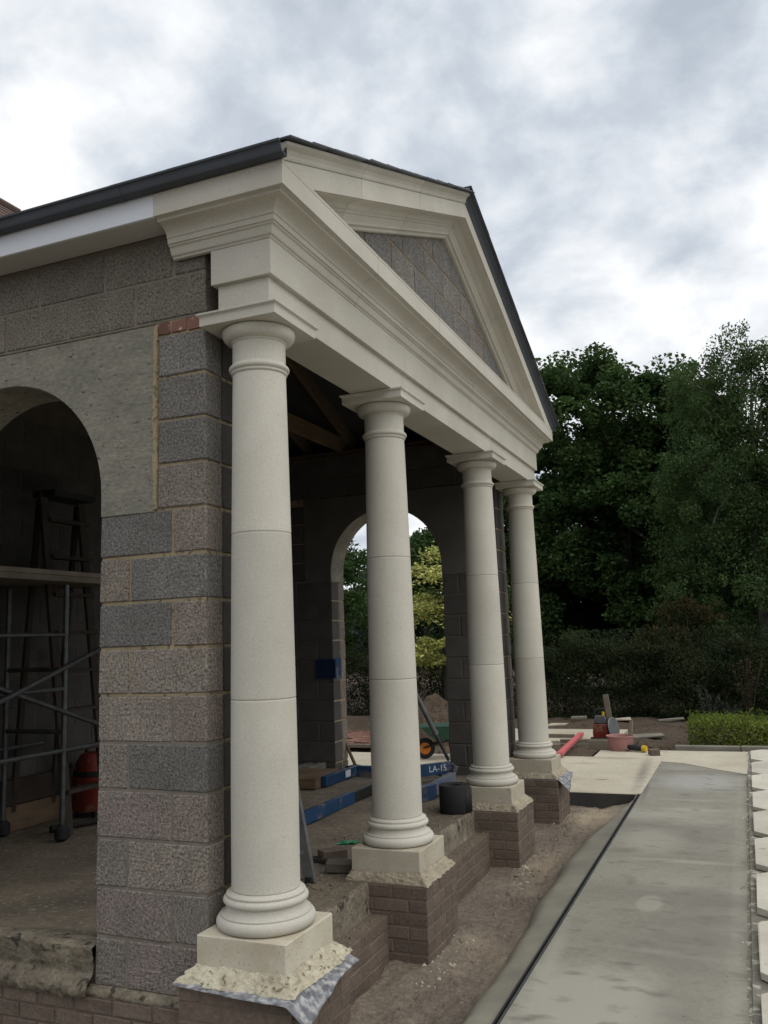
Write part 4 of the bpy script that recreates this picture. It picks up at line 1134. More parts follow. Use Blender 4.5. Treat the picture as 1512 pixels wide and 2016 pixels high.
for i, (z_, d_2, lab) in enumerate(((0.0, 0.0, 'long raw timber plank on edge along the foot of the back wall, lowest one'), (0.21, 0.02, 'darker timber plank stacked on top of the lowest plank along the back wall'))):
    o_ = MB().box((-0.03, -0.75, 0), (0.02, 1.05, 0.20)).build('timber_plank', M['timber'] if i == 0 else M['timber_dark'], None, (-3.27 + 0.01 * i, 1.55 - 0.03 * i, FZ + z_), (0, 0, 0.0), bevel=0.003)
    tag(o_, lab, 'plank')

# mortar lumps, chips: nobody would count them
rr = random.Random(5)
def chips(name, boxes, n, smin, smax, mat, zf):
    m_ = MB()
    for _ in range(n):
        x0, x1, y0, y1 = rr.choice(boxes)
        x_, y_ = rr.uniform(x0, x1), rr.uniform(y0, y1); s_ = smin * (smax / smin) ** (rr.random() ** 2)
        ph = rr.uniform(0, 6.3)
        z_ = zf(x_, y_)
        vs = [(x_ + s_ * math.cos(ph + k * 1.5708) * rr.uniform(.6, 1.2), y_ + s_ * math.sin(ph + k * 1.5708) * rr.uniform(.6, 1.2), z_ - s_ * 0.15) for k in range(4)] + [(x_ + rr.uniform(-.3, .3) * s_, y_ + rr.uniform(-.3, .3) * s_, z_ + s_ * rr.uniform(.35, .8))]
        m_.add(vs, [(0, 1, 4), (1, 2, 4), (2, 3, 4), (3, 0, 4)])
    o_ = m_.build(name, mat); tag(o_, kind='stuff'); return o_
o_ = chips('stone_chips', [(0.5, 1.0, -3.5, 6.4), (0.5, 0.75, -1, 6.4), (0.5, 0.62, 3.5, 6.3)], 1500, 0.006, 0.03, M['soil'], trench_z)
o_['label'] = 'small stones and clods scattered over the trench soil'
o_ = chips('mortar_crumbs', [(0.15, 0.25, *spans[0]), (0.15, 0.25, *spans[1]), (0.15, 0.25, *spans[2])], 700, 0.005, 0.022, M['soil'], lambda x, y: -0.266)
o_['label'] = 'mortar crumbs lying along the brick step'
o_ = chips('mortar_crumbs', [(-0.6, 0.10, 0.7, 5.3), (-0.5, 0.10, 0.9, 2.4), (-2.6, -0.7, 0.1, 1.8)], 900, 0.004, 0.022, M['floor'], lambda x, y: FZ - 0.002)
o_['label'] = 'crumbs of mortar and dust over the pavilion floor'
o_ = chips('pale_rubble', [(0.44, 0.5, cy - .3, cy + .25) for cy in CY] + [(0.5, 0.62, 3.3, 3.9), (0.5, 0.62, 1.2, 2.0)], 160, 0.008, 0.03, M['skirt'], trench_z)
o_['label'] = 'pale mortar crumbs fallen at the feet of the brick piers'
o_ = chips('gravel', [(1.2, 2.2, -1, 8.5), (-0.2, 1.1, 6.6, 9.2), (1.2, 2.2, -1.5, 4)], 380, 0.003, 0.009, M['haunch'], lambda x, y: PZ)
o_['label'] = 'a few bits of grit lying on the path and slab'
o_ = chips('earth_clods', [(-6, 4, 9.3, 13.2), (-0.4, 1.2, 9.3, 11), (-9, -5.6, 5.5, 12)], 2600, 0.015, 0.08, M['soil_dark'], bank_z)
o_['label'] = 'clods of dark earth over the soil bank'

# ------------------------------------------------------------------ RIGHT BACKGROUND: tools on the slab
# open hole next to the slab, with its timber shuttering
ct = empty('disc_cutter', (0.06, 11.0, PZ), 'red petrol disc cutter standing upright on the far slab with its blade in the air', 'power tool')
ct.location = (0.06, 11.05, PZ + 0.015)
m_ = MB().loft([[(-0.12, -0.09, 0), (0.12, -0.09, 0), (0.12, 0.09, 0), (-0.12, 0.09, 0)], [(-0.125, -0.1, 0.12), (0.125, -0.1, 0.12), (0.125, 0.1, 0.12), (-0.125, 0.1, 0.12)], [(-0.11, -0.09, 0.26), (0.11, -0.09, 0.26), (0.11, 0.09, 0.26), (-0.11, 0.09, 0.26)]])
m_.build('body', M['red'], ct, bevel=0.012)
MB().loft([[(-0.11, -0.085, 0.262), (0.11, -0.085, 0.262), (0.11, 0.085, 0.262), (-0.11, 0.085, 0.262)], [(-0.08, -0.06, 0.39), (0.08, -0.06, 0.39), (0.08, 0.06, 0.39), (-0.08, 0.06, 0.39)]]).build('engine_cover', M['galv'], ct, bevel=0.012)
MB().tube([(-0.09, 0, 0.36), (-0.09, 0, 0.46), (-0.04, 0, 0.49), (0.06, 0, 0.49), (0.10, 0, 0.45)], 0.016, 8).build('handle', M['dark'], ct, smooth=True)
MB().tube([(0.05, -0.03, 0.38), (0.05, -0.03, 0.45)], 0.022, 10).build('filler_cap', M['yellow'], ct, smooth=True)
MB().bar((0.16, 0.0, 0.18), (0.10, 0.0, 0.72), 0.03, 0.09).build('arm', M['timber_grey'], ct, bevel=0.004)
MB().lathe([(0.02, -0.006), (0.17, -0.004), (0.175, 0), (0.17, 0.004), (0.02, 0.006)], 36).build('blade', M['alu'], ct, (0.21, -0.06, 0.20), (math.radians(80), 0, math.radians(70)), smooth=True)
MB().lathe([(0.05, -0.03), (0.15, -0.03), (0.15, 0.03), (0.05, 0.03)], 24).build('blade_guard', M['dark'], ct, (0.16, 0.05, 0.13), (math.radians(80), 0, math.radians(70)), smooth=True)

bk = empty('builders_bucket', (0.50, 10.0, PZ), 'faded pink plastic builders bucket standing at the far edge of the pale slab', 'bucket')
MB().lathe([(0.155, 0.0), (0.163, 0.008), (0.192, 0.20), (0.212, 0.20), (0.212, 0.214), (0.19, 0.214), (0.185, 0.20), (0.158, 0.02)], 40).build('tub', M['pink'], bk, smooth=True, angle=40)
MB().tube([(-0.20, 0.02, 0.20), (-0.22, 0.05, 0.16), (-0.17, 0.13, 0.14), (-0.05, 0.20, 0.16)], 0.005, 6).build('handle', M['galv'], bk, smooth=True)
o_ = MB().bar((0.63, 10.06, PZ + 0.12), (0.66, 10.12, PZ + 0.42), 0.045, 0.03).build('wooden_stake', M['timber_grey']); tag(o_, 'short grey wooden stake sticking out of the pink bucket', 'stake')

gr = empty('angle_grinder', (0.78, 9.78, PZ), 'dark angle grinder with a yellow end cap lying next to the pink bucket', 'power tool')
MB().tube([(-0.16, 0.10, 0.06), (-0.05, 0.06, 0.055), (0.05, 0.02, 0.05)], [0.035, 0.045, 0.04], 12).build('body', M['dark'], gr, smooth=True)
MB().tube([(0.05, 0.02, 0.05), (0.10, 0.0, 0.05)], [0.05, 0.046], 16).build('end_cap', M['yellow'], gr, smooth=True)
MB().lathe([(0.01, -0.003), (0.06, -0.003), (0.06, 0.003), (0.01, 0.003)], 24).build('disc', M['galv'], gr, (-0.16, 0.10, 0.07), (0.9, 0.4, 0), smooth=True)
MB().tube([(-0.05, 0.06, 0.08), (-0.02, 0.12, 0.14)], 0.014, 8).build('side_handle', M['dark'], gr, smooth=True)

o_ = block(None, -0.065, 0.065, -0.1, 0.1, 0, 0.075, None, 'brick', 'brick', 0.004, 0.003); o_.location = (1.01, 9.55, PZ + 0.04); o_.rotation_euler = (0, 0, 0.3)
tag(o_, 'single brown brick lying on the slab right of the yellow-capped grinder', 'brick')
o_ = MB().bar((-0.22, 9.0, PZ + 0.06), (-0.34, 11.45, PZ + 0.065), 0.085, 0.05).build('straight_edge', M['pinkpaint'], bevel=0.004)
tag(o_, 'long pinkish-red straight edge lying from the fourth column across the hole', 'straight edge')
o_ = MB().bar((-0.55, 10.72, PZ + 0.03), (0.30, 10.84, PZ + 0.03), 0.08, 0.05).build('timber_batten', M['timber_grey']); tag(o_, 'weathered timber batten lying beyond the hole beneath the red straight edge', 'batten')
o_ = MB().bar((-0.05, 10.40, PZ + 0.0), (0.42, 10.46, PZ + 0.0), 0.05, 0.16).build('shutter_board', M['timber_grey']); tag(o_, 'weathered shutter board on edge to the left of the pink bucket', 'board')
o_ = MB().bar((-1.3, 11.3, PZ + 0.05), (-0.42, 11.25, PZ + 0.05), 0.06, 0.05).build('timber_batten', M['timber_grey']); tag(o_, 'thin pale batten lying on the far slab behind the fourth column', 'batten')
o_ = MB().bar((-0.1, 10.98, PZ + 0.045), (0.55, 10.92, PZ + 0.045), 0.07, 0.04).build('timber_batten', M['timber_dark']); tag(o_, 'dark batten lying in front of the red disc cutter', 'batten')
def slab_bit(x_, y_, sx, sy, rz, lab, mat='haunch', zz=0.03):
    o_ = blockmesh(sx, sy, 0.035, int(x_ * 97 + y_ * 31) & 255, 0.006, 0.012, mat, 'stone_slab'); q_ = link('stone_slab', o_, None, (x_, y_, bank_z(x_, y_) + zz), (0.06, -0.05, rz)); tag(q_, lab, 'stone slab')
slab_bit(0.72, 11.6, 0.50, 0.26, 0.3, 'broken slab lying on the dark soil behind the pink bucket')
slab_bit(-1.05, 13.0, 0.36, 0.22, -0.2, 'pale slab piece on the soil at the hedge foot, left of the cutter', 'cream', 0.03)
slab_bit(0.05, 13.55, 0.34, 0.15, 0.1, 'pale slab piece on the soil at the hedge foot, right behind the cutter blade', 'cream', 0.05)
slab_bit(0.95, 13.5, 0.45, 0.15, 0.1, 'grey slab piece on the soil at the hedge foot, nearest the box hedge', 'haunch', 0.05)
slab_bit(-0.75, 13.6, 0.30, 0.12, 0.0, 'grey slab piece at the hedge foot, directly behind the red cutter', 'haunch', 0.06)
# dark hole by the straight edge
h_ = grid('soil_hollow', -0.62, 0.12, 9.28, 10.72, 16, 20, lambda x, y: PZ - 0.045 + 0.03 * fbm((x * 5, y * 5, 3), 4), M['soil_dark']); tag(h_, kind='structure')

# through the far arch: barrow, soil heap, bricks
wb = empty('wheelbarrow', (-1.90, 8.80, PZ), 'green wheelbarrow with an orange wheel hub seen through the far arch', 'wheelbarrow')
wb.rotation_euler = (0, 0, math.radians(28)); wb.scale = (0.84,) * 3
tr_ = lambda z, x0, x1, w0: [(x0, -w0, z), (x1, -w0 * 1.05, z), (x1, w0 * 1.05, z), (x0, w0, z)]
MB().loft([tr_(0.32, -0.12, 0.55, 0.20), tr_(0.36, -0.18, 0.58, 0.23), tr_(0.55, -0.38, 0.70, 0.31), tr_(0.565, -0.40, 0.72, 0.325), tr_(0.555, -0.37, 0.69, 0.30), tr_(0.36, -0.12, 0.54, 0.20)]).build('tray', M['green'], wb)
wheel = MB().lathe([(0.09, -0.03), (0.135, -0.042), (0.165, -0.035), (0.178, 0), (0.165, 0.035), (0.135, 0.042), (0.09, 0.03)], 36).build('wheel', M['rubber'], wb, (-0.30, 0, 0.178), (math.pi / 2, 0, 0), smooth=True)
MB().lathe([(0.02, -0.035), (0.03, -0.04), (0.10, -0.036), (0.10, 0.036), (0.03, 0.04), (0.02, 0.035)], 28).build('hub', M['orange'], wheel, smooth=True, angle=40)
for s in (-1, 1):
    MB().tube([(-0.32, s * 0.06, 0.19), (0.1, s * 0.14, 0.31), (0.6, s * 0.24, 0.36), (1.0, s * 0.27, 0.50)], 0.016, 8).build('side_rail', M['dark'], wb, smooth=True)
    MB().tube([(0.15, s * 0.17, 0.32), (0.19, s * 0.2, 0.03), (0.24, s * 0.2, 0.012), (0.40, s * 0.2, 0.012), (0.46, s * 0.2, 0.04), (0.52, s * 0.20, 0.34)], 0.014, 8).build('leg', M['dark'], wb, smooth=True)
MB().box((0.40, -0.327, 0.45), (0.66, -0.310, 0.55)).build('sticker', M['orange'], wb)
MB().box((0.43, -0.331, 0.505), (0.55, -0.328, 0.54)).build('sticker_panel', M['print'], wb)
MB().box((0.42, -0.331, 0.46), (0.64, -0.328, 0.485)).build('sticker_panel', M['dark'], wb)
def heap(name, cx, cy, rx, ry, h, mat, lab, cat, seed):
    v, f = [], []
    n = 40
    for j in range(n + 1):
        for i in range(n + 1):
            u, w = -1 + 2 * i / n, -1 + 2 * j / n
            r2 = u * u + w * w
            z = h * max(0, 1 - r2) ** 0.8 * (1 + 0.35 * fbm((u * 2.5 + seed, w * 2.5, 1), 4)) + 0.07 * h * fbm((u * 9 + seed, w * 9, 1), 3) * (r2 < 1)
            v.append((u * rx, w * ry, z - 0.03))
    for j in range(n):
        for i in range(n):
            a = j * (n + 1) + i; f.append((a, a + 1, a + n + 2, a + n + 1))
    o_ = link(name, mesh_of(name, v, f, False, mat), None, (cx, cy, PZ - 0.05)); tag(o_, lab, cat); return o_
heap('soil_heap', -3.0, 11.2, 1.0, 0.9, 0.72, M['soil_dark'], 'heap of brown soil behind the wheelbarrow seen through the far arch', 'soil heap', 3)
heap('soil_heap', -5.9, 13.2, 2.4, 1.1, 0.22, M['soil_dark'], 'low dark soil heap under the hedge at the left of the far arch', 'soil heap', 8)
pb = empty('brick_stack', (-4.1, 10.6, PZ), 'flat stack of red bricks on the ground seen through the left of the far arch', 'bricks')
for lx in range(7):
    for ly in range(14):
        for lz in range(1):
            block(pb, -0.80 + lx * 0.23, -0.80 + lx * 0.23 + 0.215, -0.85 + ly * 0.115, -0.85 + ly * 0.115 + 0.105, 0.02 + R_.uniform(-.008, .008), 0.085 + R_.uniform(-.01, .015), None, 'brick', 'redbrick', 0.004, 0.003)
o_ = MB().bar((-4.3, 9.55, PZ + 0.05), (-2.9, 9.55, PZ + 0.06), 0.09, 0.05).build('timber_batten', M['timber_grey']); tag(o_, 'pale batten lying across the ground in front of the red bricks', 'batten')

# ------------------------------------------------------------------ VEGETATION
def leaf_mesh(name, pts, size, mat, parent=None, loc=(0, 0, 0), aspect=0.55, droop=0.0, flatz=0.0, seed=0):
    rng = np.random.default_rng(seed)
    n = len(pts)
    nrm = rng.normal(size=(n, 3)); nrm[:, 2] += flatz * np.sign(nrm[:, 2] + 1e-9) * 2
    nrm /= np.linalg.norm(nrm, axis=1)[:, None]
    t = rng.normal(size=(n, 3)); t[:, 2] -= droop
    t -= nrm * (t * nrm).sum(1)[:, None]; t /= np.linalg.norm(t, axis=1)[:, None]
    b = np.cross(nrm, t)
    s = np.broadcast_to(size, (n,)) * rng.uniform(0.65, 1.3, n)
    s = s[:, None]
    V = np.empty((n, 4, 3), np.float32)
    V[:, 0] = pts + t * s; V[:, 1] = pts + b * s * aspect + nrm * s * 0.12; V[:, 2] = pts - t * s; V[:, 3] = pts - b * s * aspect + nrm * s * 0.12
    me = bpy.data.meshes.new(name)
    me.vertices.add(n * 4); me.vertices.foreach_set('co', V.reshape(-1))
    me.loops.add(n * 4); me.loops.foreach_set('vertex_index', np.arange(n * 4, dtype=np.int32))
    me.polygons.add(n); me.polygons.foreach_set('loop_start', np.arange(0, n * 4, 4, dtype=np.int32)); me.polygons.foreach_set('loop_total', np.full(n, 4, dtype=np.int32))
    me.update(calc_edges=True); me.validate()
    me.materials.append(mat)
    return link(name, me, parent, loc)

def clumps_in(ells, n, rng, shell=0.62):
    out = []
    wts = np.array([e[3] * e[4] * e[5] for e in ells]) ** (2 / 3); wts /= wts.sum()
    for i in rng.choice(len(ells), n, p=wts):
        cx, cy, cz, rx, ry, rz = ells[i]
        d = rng.normal(size=3); d /= np.linalg.norm(d)
        r = shell + (1 - shell) * rng.random() ** 0.6
        q = d * r
        out.append((cx + q[0] * rx, cy + q[1] * ry, cz + q[2] * rz))
    return np.array(out)
def cloud_pts(centers, per, rad, rng, flat=0.75):
    n = len(centers)
    R = rng.uniform(0.55, 1.25, n) * rad
    idx = np.repeat(np.arange(n), per)
    d = rng.normal(size=(len(idx), 3)); d /= np.linalg.norm(d, axis=1)[:, None]
    r = rng.random(len(idx)) ** 0.45
    d *= (r * R[idx])[:, None]; d[:, 2] *= flat
    return centers[idx] + d

def tree(name, base, ells, ncl, per, rad, lsize, mat, bark, label, cat='tree', group=None, seed=1, trunk_r=0.2, droop=0.0, shell=0.62, flatc=0.75, flatz=0.0, limbs=9, multi=1, twigs=0, aspect=0.55):
    rng = np.random.default_rng(seed)
    root = empty(name, base, label, cat, group)
    ells = [tuple(e) for e in ells]                      # relative to base
    cen = clumps_in(ells, ncl, rng, shell)
    pts = cloud_pts(cen, per, rad, rng, flatc)
    # lace at the rim: single sprays that stick out
    if twigs:
        c2 = clumps_in([(e[0], e[1], e[2], e[3] * 1.07, e[4] * 1.07, e[5] * 1.09) for e in ells], twigs, rng, 0.97)
        pts = np.concatenate([pts, cloud_pts(c2, max(8, per // 6), rad * 0.5, rng, 1.2)])
    pts = pts[pts[:, 2] > 0.15]
    leaf_mesh('crown', pts, lsize, mat, root, seed=seed + 5, droop=droop, flatz=flatz, aspect=aspect)
    tk = MB()
    top = max(e[2] + e[5] * 0.5 for e in ells)
    for m_i in range(multi):
        ox, oy = (0, 0) if multi == 1 else (rng.normal() * 0.25, rng.normal() * 0.2)
        cx = float(np.mean([e[0] for e in ells])) + ox * 2; cyy = float(np.mean([e[1] for e in ells])) + oy * 2
        tp_ = [(ox, oy, -0.3), (ox * 1.1, oy, top * 0.25), (ox + (cx - ox) * .5 + rng.normal() * .08, oy + (cyy - oy) * .5, top * 0.55), (cx, cyy, top)]
        tk.tube(tp_, [trunk_r * 1.15, trunk_r * 0.85, trunk_r * 0.55, trunk_r * 0.12], 10)
        for c in cen[rng.choice(len(cen), limbs)]:
            u = rng.uniform(0.3, 0.85)
            p0 = Vector(tp_[1]).lerp(Vector(tp_[3]), u * 0.8)
            c_ = Vector(c); midp = p0.lerp(c_, 0.5) + Vector((0, 0, 0.15 * (c_ - p0).length))
            tk.tube([p0, midp, c_], [trunk_r * 0.32 * (1.1 - u * .5), trunk_r * 0.2, 0.012], 7)
    tk.build('trunk', bark, root, smooth=True)
    return root

# the two trees that stand against the sky
tree('broadleaf_tree', (-0.5, 20.5, 0.0), [(-0.6, 0, 6.9, 2.7, 2.3, 2.05), (1.0, 0.3, 7.0, 1.9, 2.0, 1.7), (-2.2, 0.2, 4.6, 2.6, 2.2, 2.2), (0.2, -0.6, 4.0, 3.0, 2.0, 2.0), (1.6, -0.2, 4.9, 1.9, 1.9, 2.2), (0, -0.7, 2.0, 3.6, 1.6, 1.6)],
     440, 460, 0.60, 0.058, M['leaf_maple'], M['bark'], 'broad dark green leafy tree behind the right end of the pediment', seed=3, trunk_r=0.28, twigs=90, aspect=0.8, flatz=0.25)
tree('birch_tree', (2.75, 16.4, 0.0), [(0.15, 0, 6.1, 0.95, 0.9, 1.75), (-0.75, 0.1, 6.3, 0.75, 0.8, 1.35), (0.9, 0.1, 6.2, 0.7, 0.8, 1.3), (-0.8, 0, 4.0, 1.3, 1.2, 1.7), (0.8, 0, 3.9, 1.3, 1.2, 1.9), (-0.4, -0.1, 2.0, 1.9, 1.2, 1.5), (1.6, 0, 2.4, 1.4, 1.2, 1.6)],
     420, 330, 0.40, 0.034, M['leaf_birch'], M['birchbark'], 'tall birch tree with fine hanging foliage at the right edge', seed=8, trunk_r=0.13, droop=0.9, twigs=150, flatc=1.1, shell=0.4, limbs=22)
tree('birch_tree', (5.2, 17.5, -0.4), [(0, 0, 5.6, 1.3, 1.2, 1.9), (0, 0, 3.2, 1.7, 1.5, 2.0)], 150, 260, 0.45, 0.038, M['leaf_birch'], M['birchbark'], 'second birch tree partly cut off by the right edge, behind the first', seed=12, trunk_r=0.12, droop=0.9, twigs=50, flatc=1.1, limbs=14)
# dark evergreen mass between and behind
tree('dark_tree', (-3.2, 23.5, -0.4), [(0, 0, 4.2, 2.6, 1.8, 2.4), (0.8, 0, 2.2, 3.2, 1.6, 2.0)], 200, 300, 0.6, 0.07, M['leaf_dark'], M['bark'], 'dark bushy tree left of the broad tree, mostly behind the fourth column', seed=21, trunk_r=0.2, twigs=20)
tree('dark_tree', (1.6, 23.0, -0.4), [(0, 0, 3.4, 2.4, 1.8, 2.4), (0, 0, 2.0, 3.4, 1.6, 2.0)], 240, 300, 0.6, 0.07, M['leaf_dark'], M['bark'], 'dark tree filling the gap between the broad tree and the birch', seed=22, trunk_r=0.2)
tree('dark_tree', (7.0, 22.0, -0.4), [(0, 0, 3.2, 2.4, 1.8, 2.2), (0, 0, 2.0, 3.4, 1.6, 2.0)], 180, 260, 0.6, 0.075, M['leaf_dark'], M['bark'], 'dark tree beyond the right edge behind the birches', seed=23, trunk_r=0.2)
tree('bronze_shrub', (1.35, 14.9, -0.35), [(0, 0, 1.55, 0.75, 0.6, 0.75), (-0.5, 0, 1.2, 0.6, 0.5, 0.6), (0.35, 0, 0.8, 0.7, 0.6, 0.7)], 70, 60, 0.22, 0.045, M['leaf_brown'], M['bark'], 'bronze-tinted shrub standing above the dark hedge under the birch', 'shrub', seed=31, trunk_r=0.05, twigs=40, limbs=14)
tree('dark_tree', (-0.9, 22.5, -0.4), [(0, 0, 2.4, 2.2, 1.2, 2.2), (1.2, 0, 1.6, 1.6, 1.0, 1.6)], 170, 260, 0.55, 0.07, M['leaf_dark'], M['bark'], 'low dark undergrowth tree beneath the broad leafy tree behind the tall hedge', seed=25, trunk_r=0.12)
# tall loose hedge
def hedge(name, x0, x1, y0, y1, z0, h, n, lsize, mat, label, seed, wob=0.25, droop=-0.8, stems=True, cat='hedge'):
    rng = np.random.default_rng(seed)
    root = empty(name, ((x0 + x1) / 2, (y0 + y1) / 2, z0), label, cat)
    x = rng.uniform(x0, x1, n); y = rng.uniform(y0, y1, n)
    hh = np.array([h * (1 + wob * mnoise.fractal(Vector((a * 1.3, b * 1.3, seed)), 1.0, 2.0, 4)) for a, b in zip(x, y)])
    u = rng.random(n)
    face = rng.random(n) < 0.55
    y = np.where(face, y0 + (y1 - y0) * 0.3 * rng.random(n) ** 2 + 0.15 * rng.normal(size=n) * 0.5, y)
    z = hh * np.where(face, u, 1 - 0.25 * u ** 2)
    if h > 1: y = y + np.array([0.42 * mnoise.fractal(Vector((a * 1.1, c * 1.3, seed + 3)), 1.0, 2.0, 3) for a, c in zip(x, z)])
    # upright sprays that break the top line
    k = n // 12
    sx = rng.uniform(x0, x1, k // 20); sy = rng.uniform(y0, y1, k // 20)
    sp = np.repeat(np.arange(len(sx)), 20)
    hz = rng.random(len(sp))
    px = sx[sp] + 0.10 * hz * rng.normal(size=len(sp)) * .6 + 0.12 * hz * np.sin(sp); py = sy[sp] + 0.05 * rng.normal(size=len(sp)); pz = h * (0.85 + 0.42 * hz)
    P = np.concatenate([np.stack([x, y, z], 1), np.stack([px, py, pz], 1)])
    P -= np.array([(x0 + x1) / 2, (y0 + y1) / 2, 0])
    leaf_mesh('foliage', P, lsize, mat, root, seed=seed, droop=droop, aspect=0.35)
    if stems:
        tk = MB()
        for i in range(int((x1 - x0) * 2.2)):
            xx = rng.uniform(x0, x1) - (x0 + x1) / 2; yy = rng.uniform(-.4, .4) * (y1 - y0)
            tk.tube([(xx, yy, -0.15), (xx + rng.normal() * .08, yy, h * .5), (xx + rng.normal() * .2, yy, h * .95)], [0.025, 0.018, 0.006], 6)
        tag(tk.build('stems', M['bark'], root, smooth=True), kind='stuff')
    return root
hedge('tall_hedge', -9.0, -1.2, 14.0, 15.4, -0.40, 1.35, 90000, 0.030, M['leaf_hedge'], 'tall dark hedge left of the fourth column, seen through the far arch', 41)
hedge('tall_hedge', -1.2, 6.5, 14.0, 15.6, -0.40, 1.40, 130000, 0.029, M['leaf_hedge'], 'tall dark brown-green hedge across the garden right of the columns', 42)
hedge('box_hedge', 1.42, 5.6, 10.45, 11.5, -0.40, 0.36, 26000, 0.026, M['leaf_box'], 'low bright green box hedge behind the kerb on the right', 43, wob=0.16, droop=0.0)
for x_, y_, h_, lab, sd in ((1.62, 12.6, 0.78, 'silvery leafed perennial standing behind the box hedge', 51), (2.05, 12.9, 0.50, 'smaller silvery perennial just right of the taller one behind the box hedge', 52)):
    rng = np.random.default_rng(sd)
    root = empty('silvery_plant', (x_, y_, PZ + 0.02), lab, 'plant')
    st = MB(); P = []
    for i in range(9):
        an = rng.uniform(0, 6.28); le = h_ * rng.uniform(.6, 1.0); ou = 0.28 * rng.random()
        pth = [(0.04 * math.cos(an), 0.04 * math.sin(an), 0), (ou * .5 * math.cos(an), ou * .5 * math.sin(an), le * .5), (ou * math.cos(an), ou * math.sin(an), le)]
        st.tube(pth, [0.006, 0.005, 0.003], 5)
        for q in range(26):
            u = 0.15 + 0.85 * q / 26
            b_0 = np.array(pth[0]) * (1 - u) ** 2 + 2 * u * (1 - u) * np.array(pth[1]) + u * u * np.array(pth[2])
            P.append(b_0 + rng.normal(size=3) * 0.035 * (1.2 - u))
    tag(st.build('stems', M['bark'], root), kind='stuff'); leaf_mesh('leaves', np.array(P), 0.045, M['leaf_silver'], root, aspect=0.22, seed=sd)
root = empty('bare_shrub', (2.30, 12.8, PZ), 'thin upright brown-leaved shrub right of the silvery plants behind the box hedge', 'shrub')
rng = np.random.default_rng(61); st = MB(); P = []
for i in range(12):
    an = rng.uniform(0, 6.28); le = rng.uniform(.7, 1.25); ou = 0.3 * rng.random()
    pth = [(0, 0, 0), (ou * .4 * math.cos(an), ou * .4 * math.sin(an), le * .5), (ou * math.cos(an), ou * math.sin(an), le)]
    st.tube(pth, [0.008, 0.006, 0.003], 5)
    for q in range(24): P.append(np.array(pth[1]) * (1 - q / 24) + np.array(pth[2]) * (q / 24) + rng.normal(size=3) * 0.03)
tag(st.build('stems', M['bark'], root), kind='stuff'); leaf_mesh('leaves', np.array(P), 0.03, M['leaf_brown'], root, seed=61)

# variegated table dogwood in tiers, seen through the far arch
rng = np.random.default_rng(71)
dg_ = empty('variegated_dogwood', (-3.0, 12.4, -0.4), 'tiered cream and green variegated dogwood seen through the far arch', 'shrub')
P = []; st = MB(); st.tube([(0, 0, -0.1), (0.02, 0, 1.8), (0, 0, 3.4)], [0.07, 0.05, 0.015], 8)
for z_, r_, n_, ox, oy in ((1.42, 0.75, 20, 0.25, 0.1), (1.62, 0.55, 12, -0.3, -0.2), (2.30, 0.9, 22, 0.2, -0.1), (2.46, 0.6, 12, -0.45, 0.1), (2.78, 0.55, 10, 0.45, 0.2), (3.02, 0.85, 20, -0.1, -0.1), (3.12, 0.45, 9, 0.5, -0.3), (3.42, 0.35, 7, 0.15, 0.0), (3.60, 0.22, 4, 0.3, 0.1)):
    tx, ty = rng.normal() * 0.10, rng.normal() * 0.08
    for i in range(n_):
        a_ = rng.uniform(0, 6.28); rr_ = r_ * math.sqrt(rng.random())
        dx_, dy_ = rr_ * math.cos(a_), rr_ * math.sin(a_)
        c = np.array([ox + dx_, oy + dy_, z_ - 0.12 * (rr_ / r_) ** 2 + tx * dx_ + ty * dy_ + rng.normal() * 0.05])
        m3 = rng.integers(60, 140)
        q = rng.normal(size=(m3, 3)) * np.array([0.12, 0.12, 0.05]) * rng.uniform(0.6, 1.3); q[:, 2] -= (q[:, 0] ** 2 + q[:, 1] ** 2) * 1.2; P.append(q + c)
        if i % 4 == 0: st.tube([(0, 0, z_ - 0.12), tuple(c * 0.5 + np.array([0, 0, z_ * 0.5 - 0.04])), tuple(c)], [0.02, 0.012, 0.004], 5)
tag(st.build('stems', M['bark'], dg_, smooth=True), kind='stuff'); leaf_mesh('foliage', np.concatenate(P), 0.042, M['leaf_pale'], dg_, flatz=0.6, seed=72)
tree('green_tree', (-4.6, 17.0, -0.4), [(0.1, 0, 3.4, 1.0, 0.9, 1.15), (0.3, 0, 2.2, 1.5, 1.0, 1.4)], 150, 220, 0.34, 0.046, M['leaf_maple'], M['bark'], 'rounded green tree behind the dogwood at the top right of the far arch', seed=81, trunk_r=0.1, twigs=30)
tree('green_shrub', (-6.6, 14.8, -0.4), [(0.1, 0, 2.5, 1.2, 0.9, 1.55), (-1.4, 0.4, 2.2, 1.3, 0.9, 1.6)], 150, 200, 0.36, 0.045, M['leaf_maple'], M['bark'], 'dark green shrub filling the left side of the far arch', 'shrub', seed=82, trunk_r=0.08, twigs=24)
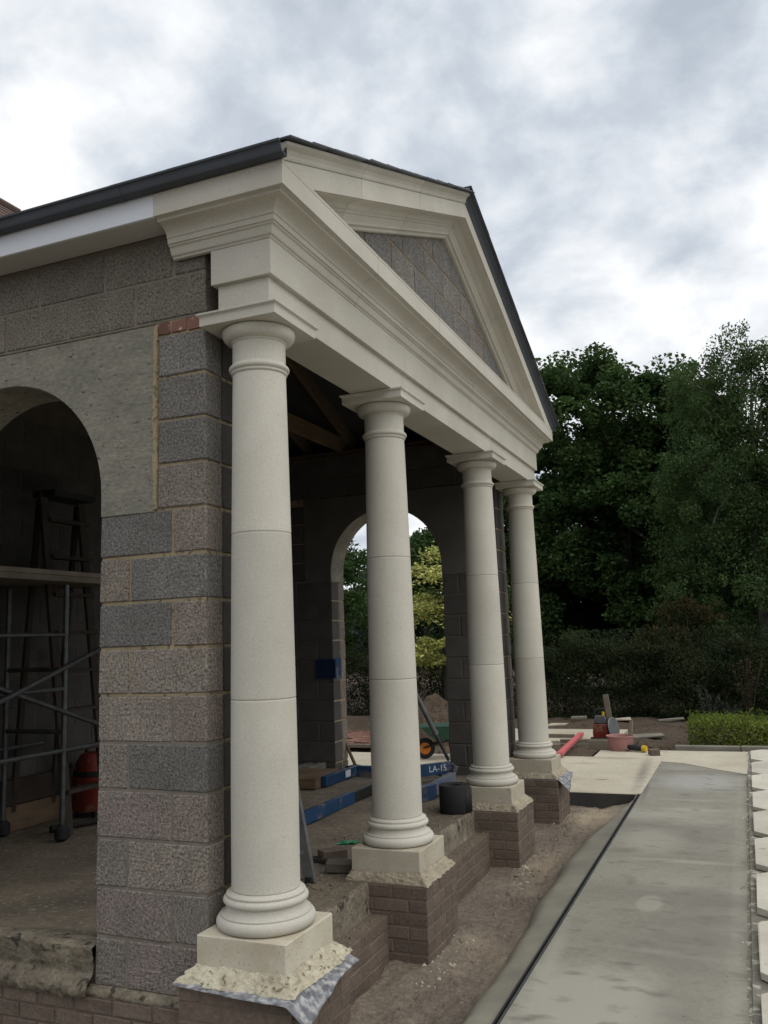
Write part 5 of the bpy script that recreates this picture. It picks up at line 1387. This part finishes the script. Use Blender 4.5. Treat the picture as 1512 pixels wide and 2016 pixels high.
for i, (x_, y_, h_, lab) in enumerate(((-19, 46, 6.5, 'hazy pale green tree far away at the left of the far arch'), (-14.5, 48, 5.6, 'hazy pale green tree far away at the right of the far arch'), (-25, 48, 6.2, 'hazy pale green tree far away beyond the left arch jamb'))):
    tree('distant_tree', (x_, y_, -0.4), [(0, 0, h_ * .62, 2.6, 2, h_ * .38), (1.2, 0, h_ * .4, 2.8, 2, h_ * .35)], 90, 90, 0.7, 0.16, M['leaf_hill'], M['bark'], lab, seed=90 + i, trunk_r=0.2)
rng = np.random.default_rng(99)
n_ = 24000
x_ = rng.uniform(-60, 40, n_); y_ = rng.uniform(50, 58, n_); zz_ = rng.random(n_) ** 0.8 * np.array([3.0 + 1.6 * mnoise.fractal(Vector((a * 0.2, 0, 5)), 1.0, 2.0, 4) for a in x_])
wd = leaf_mesh('distant_wood', np.stack([x_, y_, zz_ - 0.5], 1), 0.35, M['leaf_hill'], seed=99); tag(wd, 'pale far-off belt of trees behind everything', kind='stuff')

# ------------------------------------------------------------------ house behind on the left
hs = empty('brick_house', (-8.0, 3.4, -0.6), 'brick house behind the pavilion, only its brown tiled roof corner showing at the left edge', 'house')
MB().loft([[(-2.5, y, 0), (2.5, y, 0), (2.5, y, 6.7), (0, y, 8.78), (-2.5, y, 6.7)] for y in (-3.0, 2.9)]).build('wall', M['house_brick'], hs)
rf = MB()
for sx in (-1, 1):
    rf.loft([[(0, y, 8.96), (sx * 2.8, y, 6.62), (sx * 2.8, y, 6.52), (0, y, 8.84)] for y in (-3.15, 3.04)])
rfo = rf.build('roof', M['clay'], hs)
tm = blockmesh(0.40, 0.262, 0.02, 777, 0.004, 0.003, 'clay', 'roof_tile')
an = math.atan2(2.34, 2.8)
for sx in (1,):
    for r in range(11):
        for c in range(11):
            d = 0.16 + r * 0.33
            link('roof_tile', tm, rfo, (sx * d * math.cos(an), 2.93 - c * 0.27, 8.985 - d * math.sin(an)), (0, sx * (an - 0.04), 0))
for c in range(10):
    MB().tube([(0, 3.05 - c * 0.6, 8.99), (0, 2.46 - c * 0.6, 8.99)], 0.09, 10).build('ridge_tile', M['clay'], rfo, smooth=True)
for x_ in (-1.4, 1.4):
    fr = MB().box((x_ - 0.5, 2.88, 3.9), (x_ + 0.5, 2.93, 5.0)).build('window', M['white'], hs)
    for k in (-1, 1): MB().box((x_ + k * 0.24 - 0.2, 2.932, 3.97), (x_ + k * 0.24 + 0.2, 2.937, 4.93)).build('pane', M['glass'], fr)
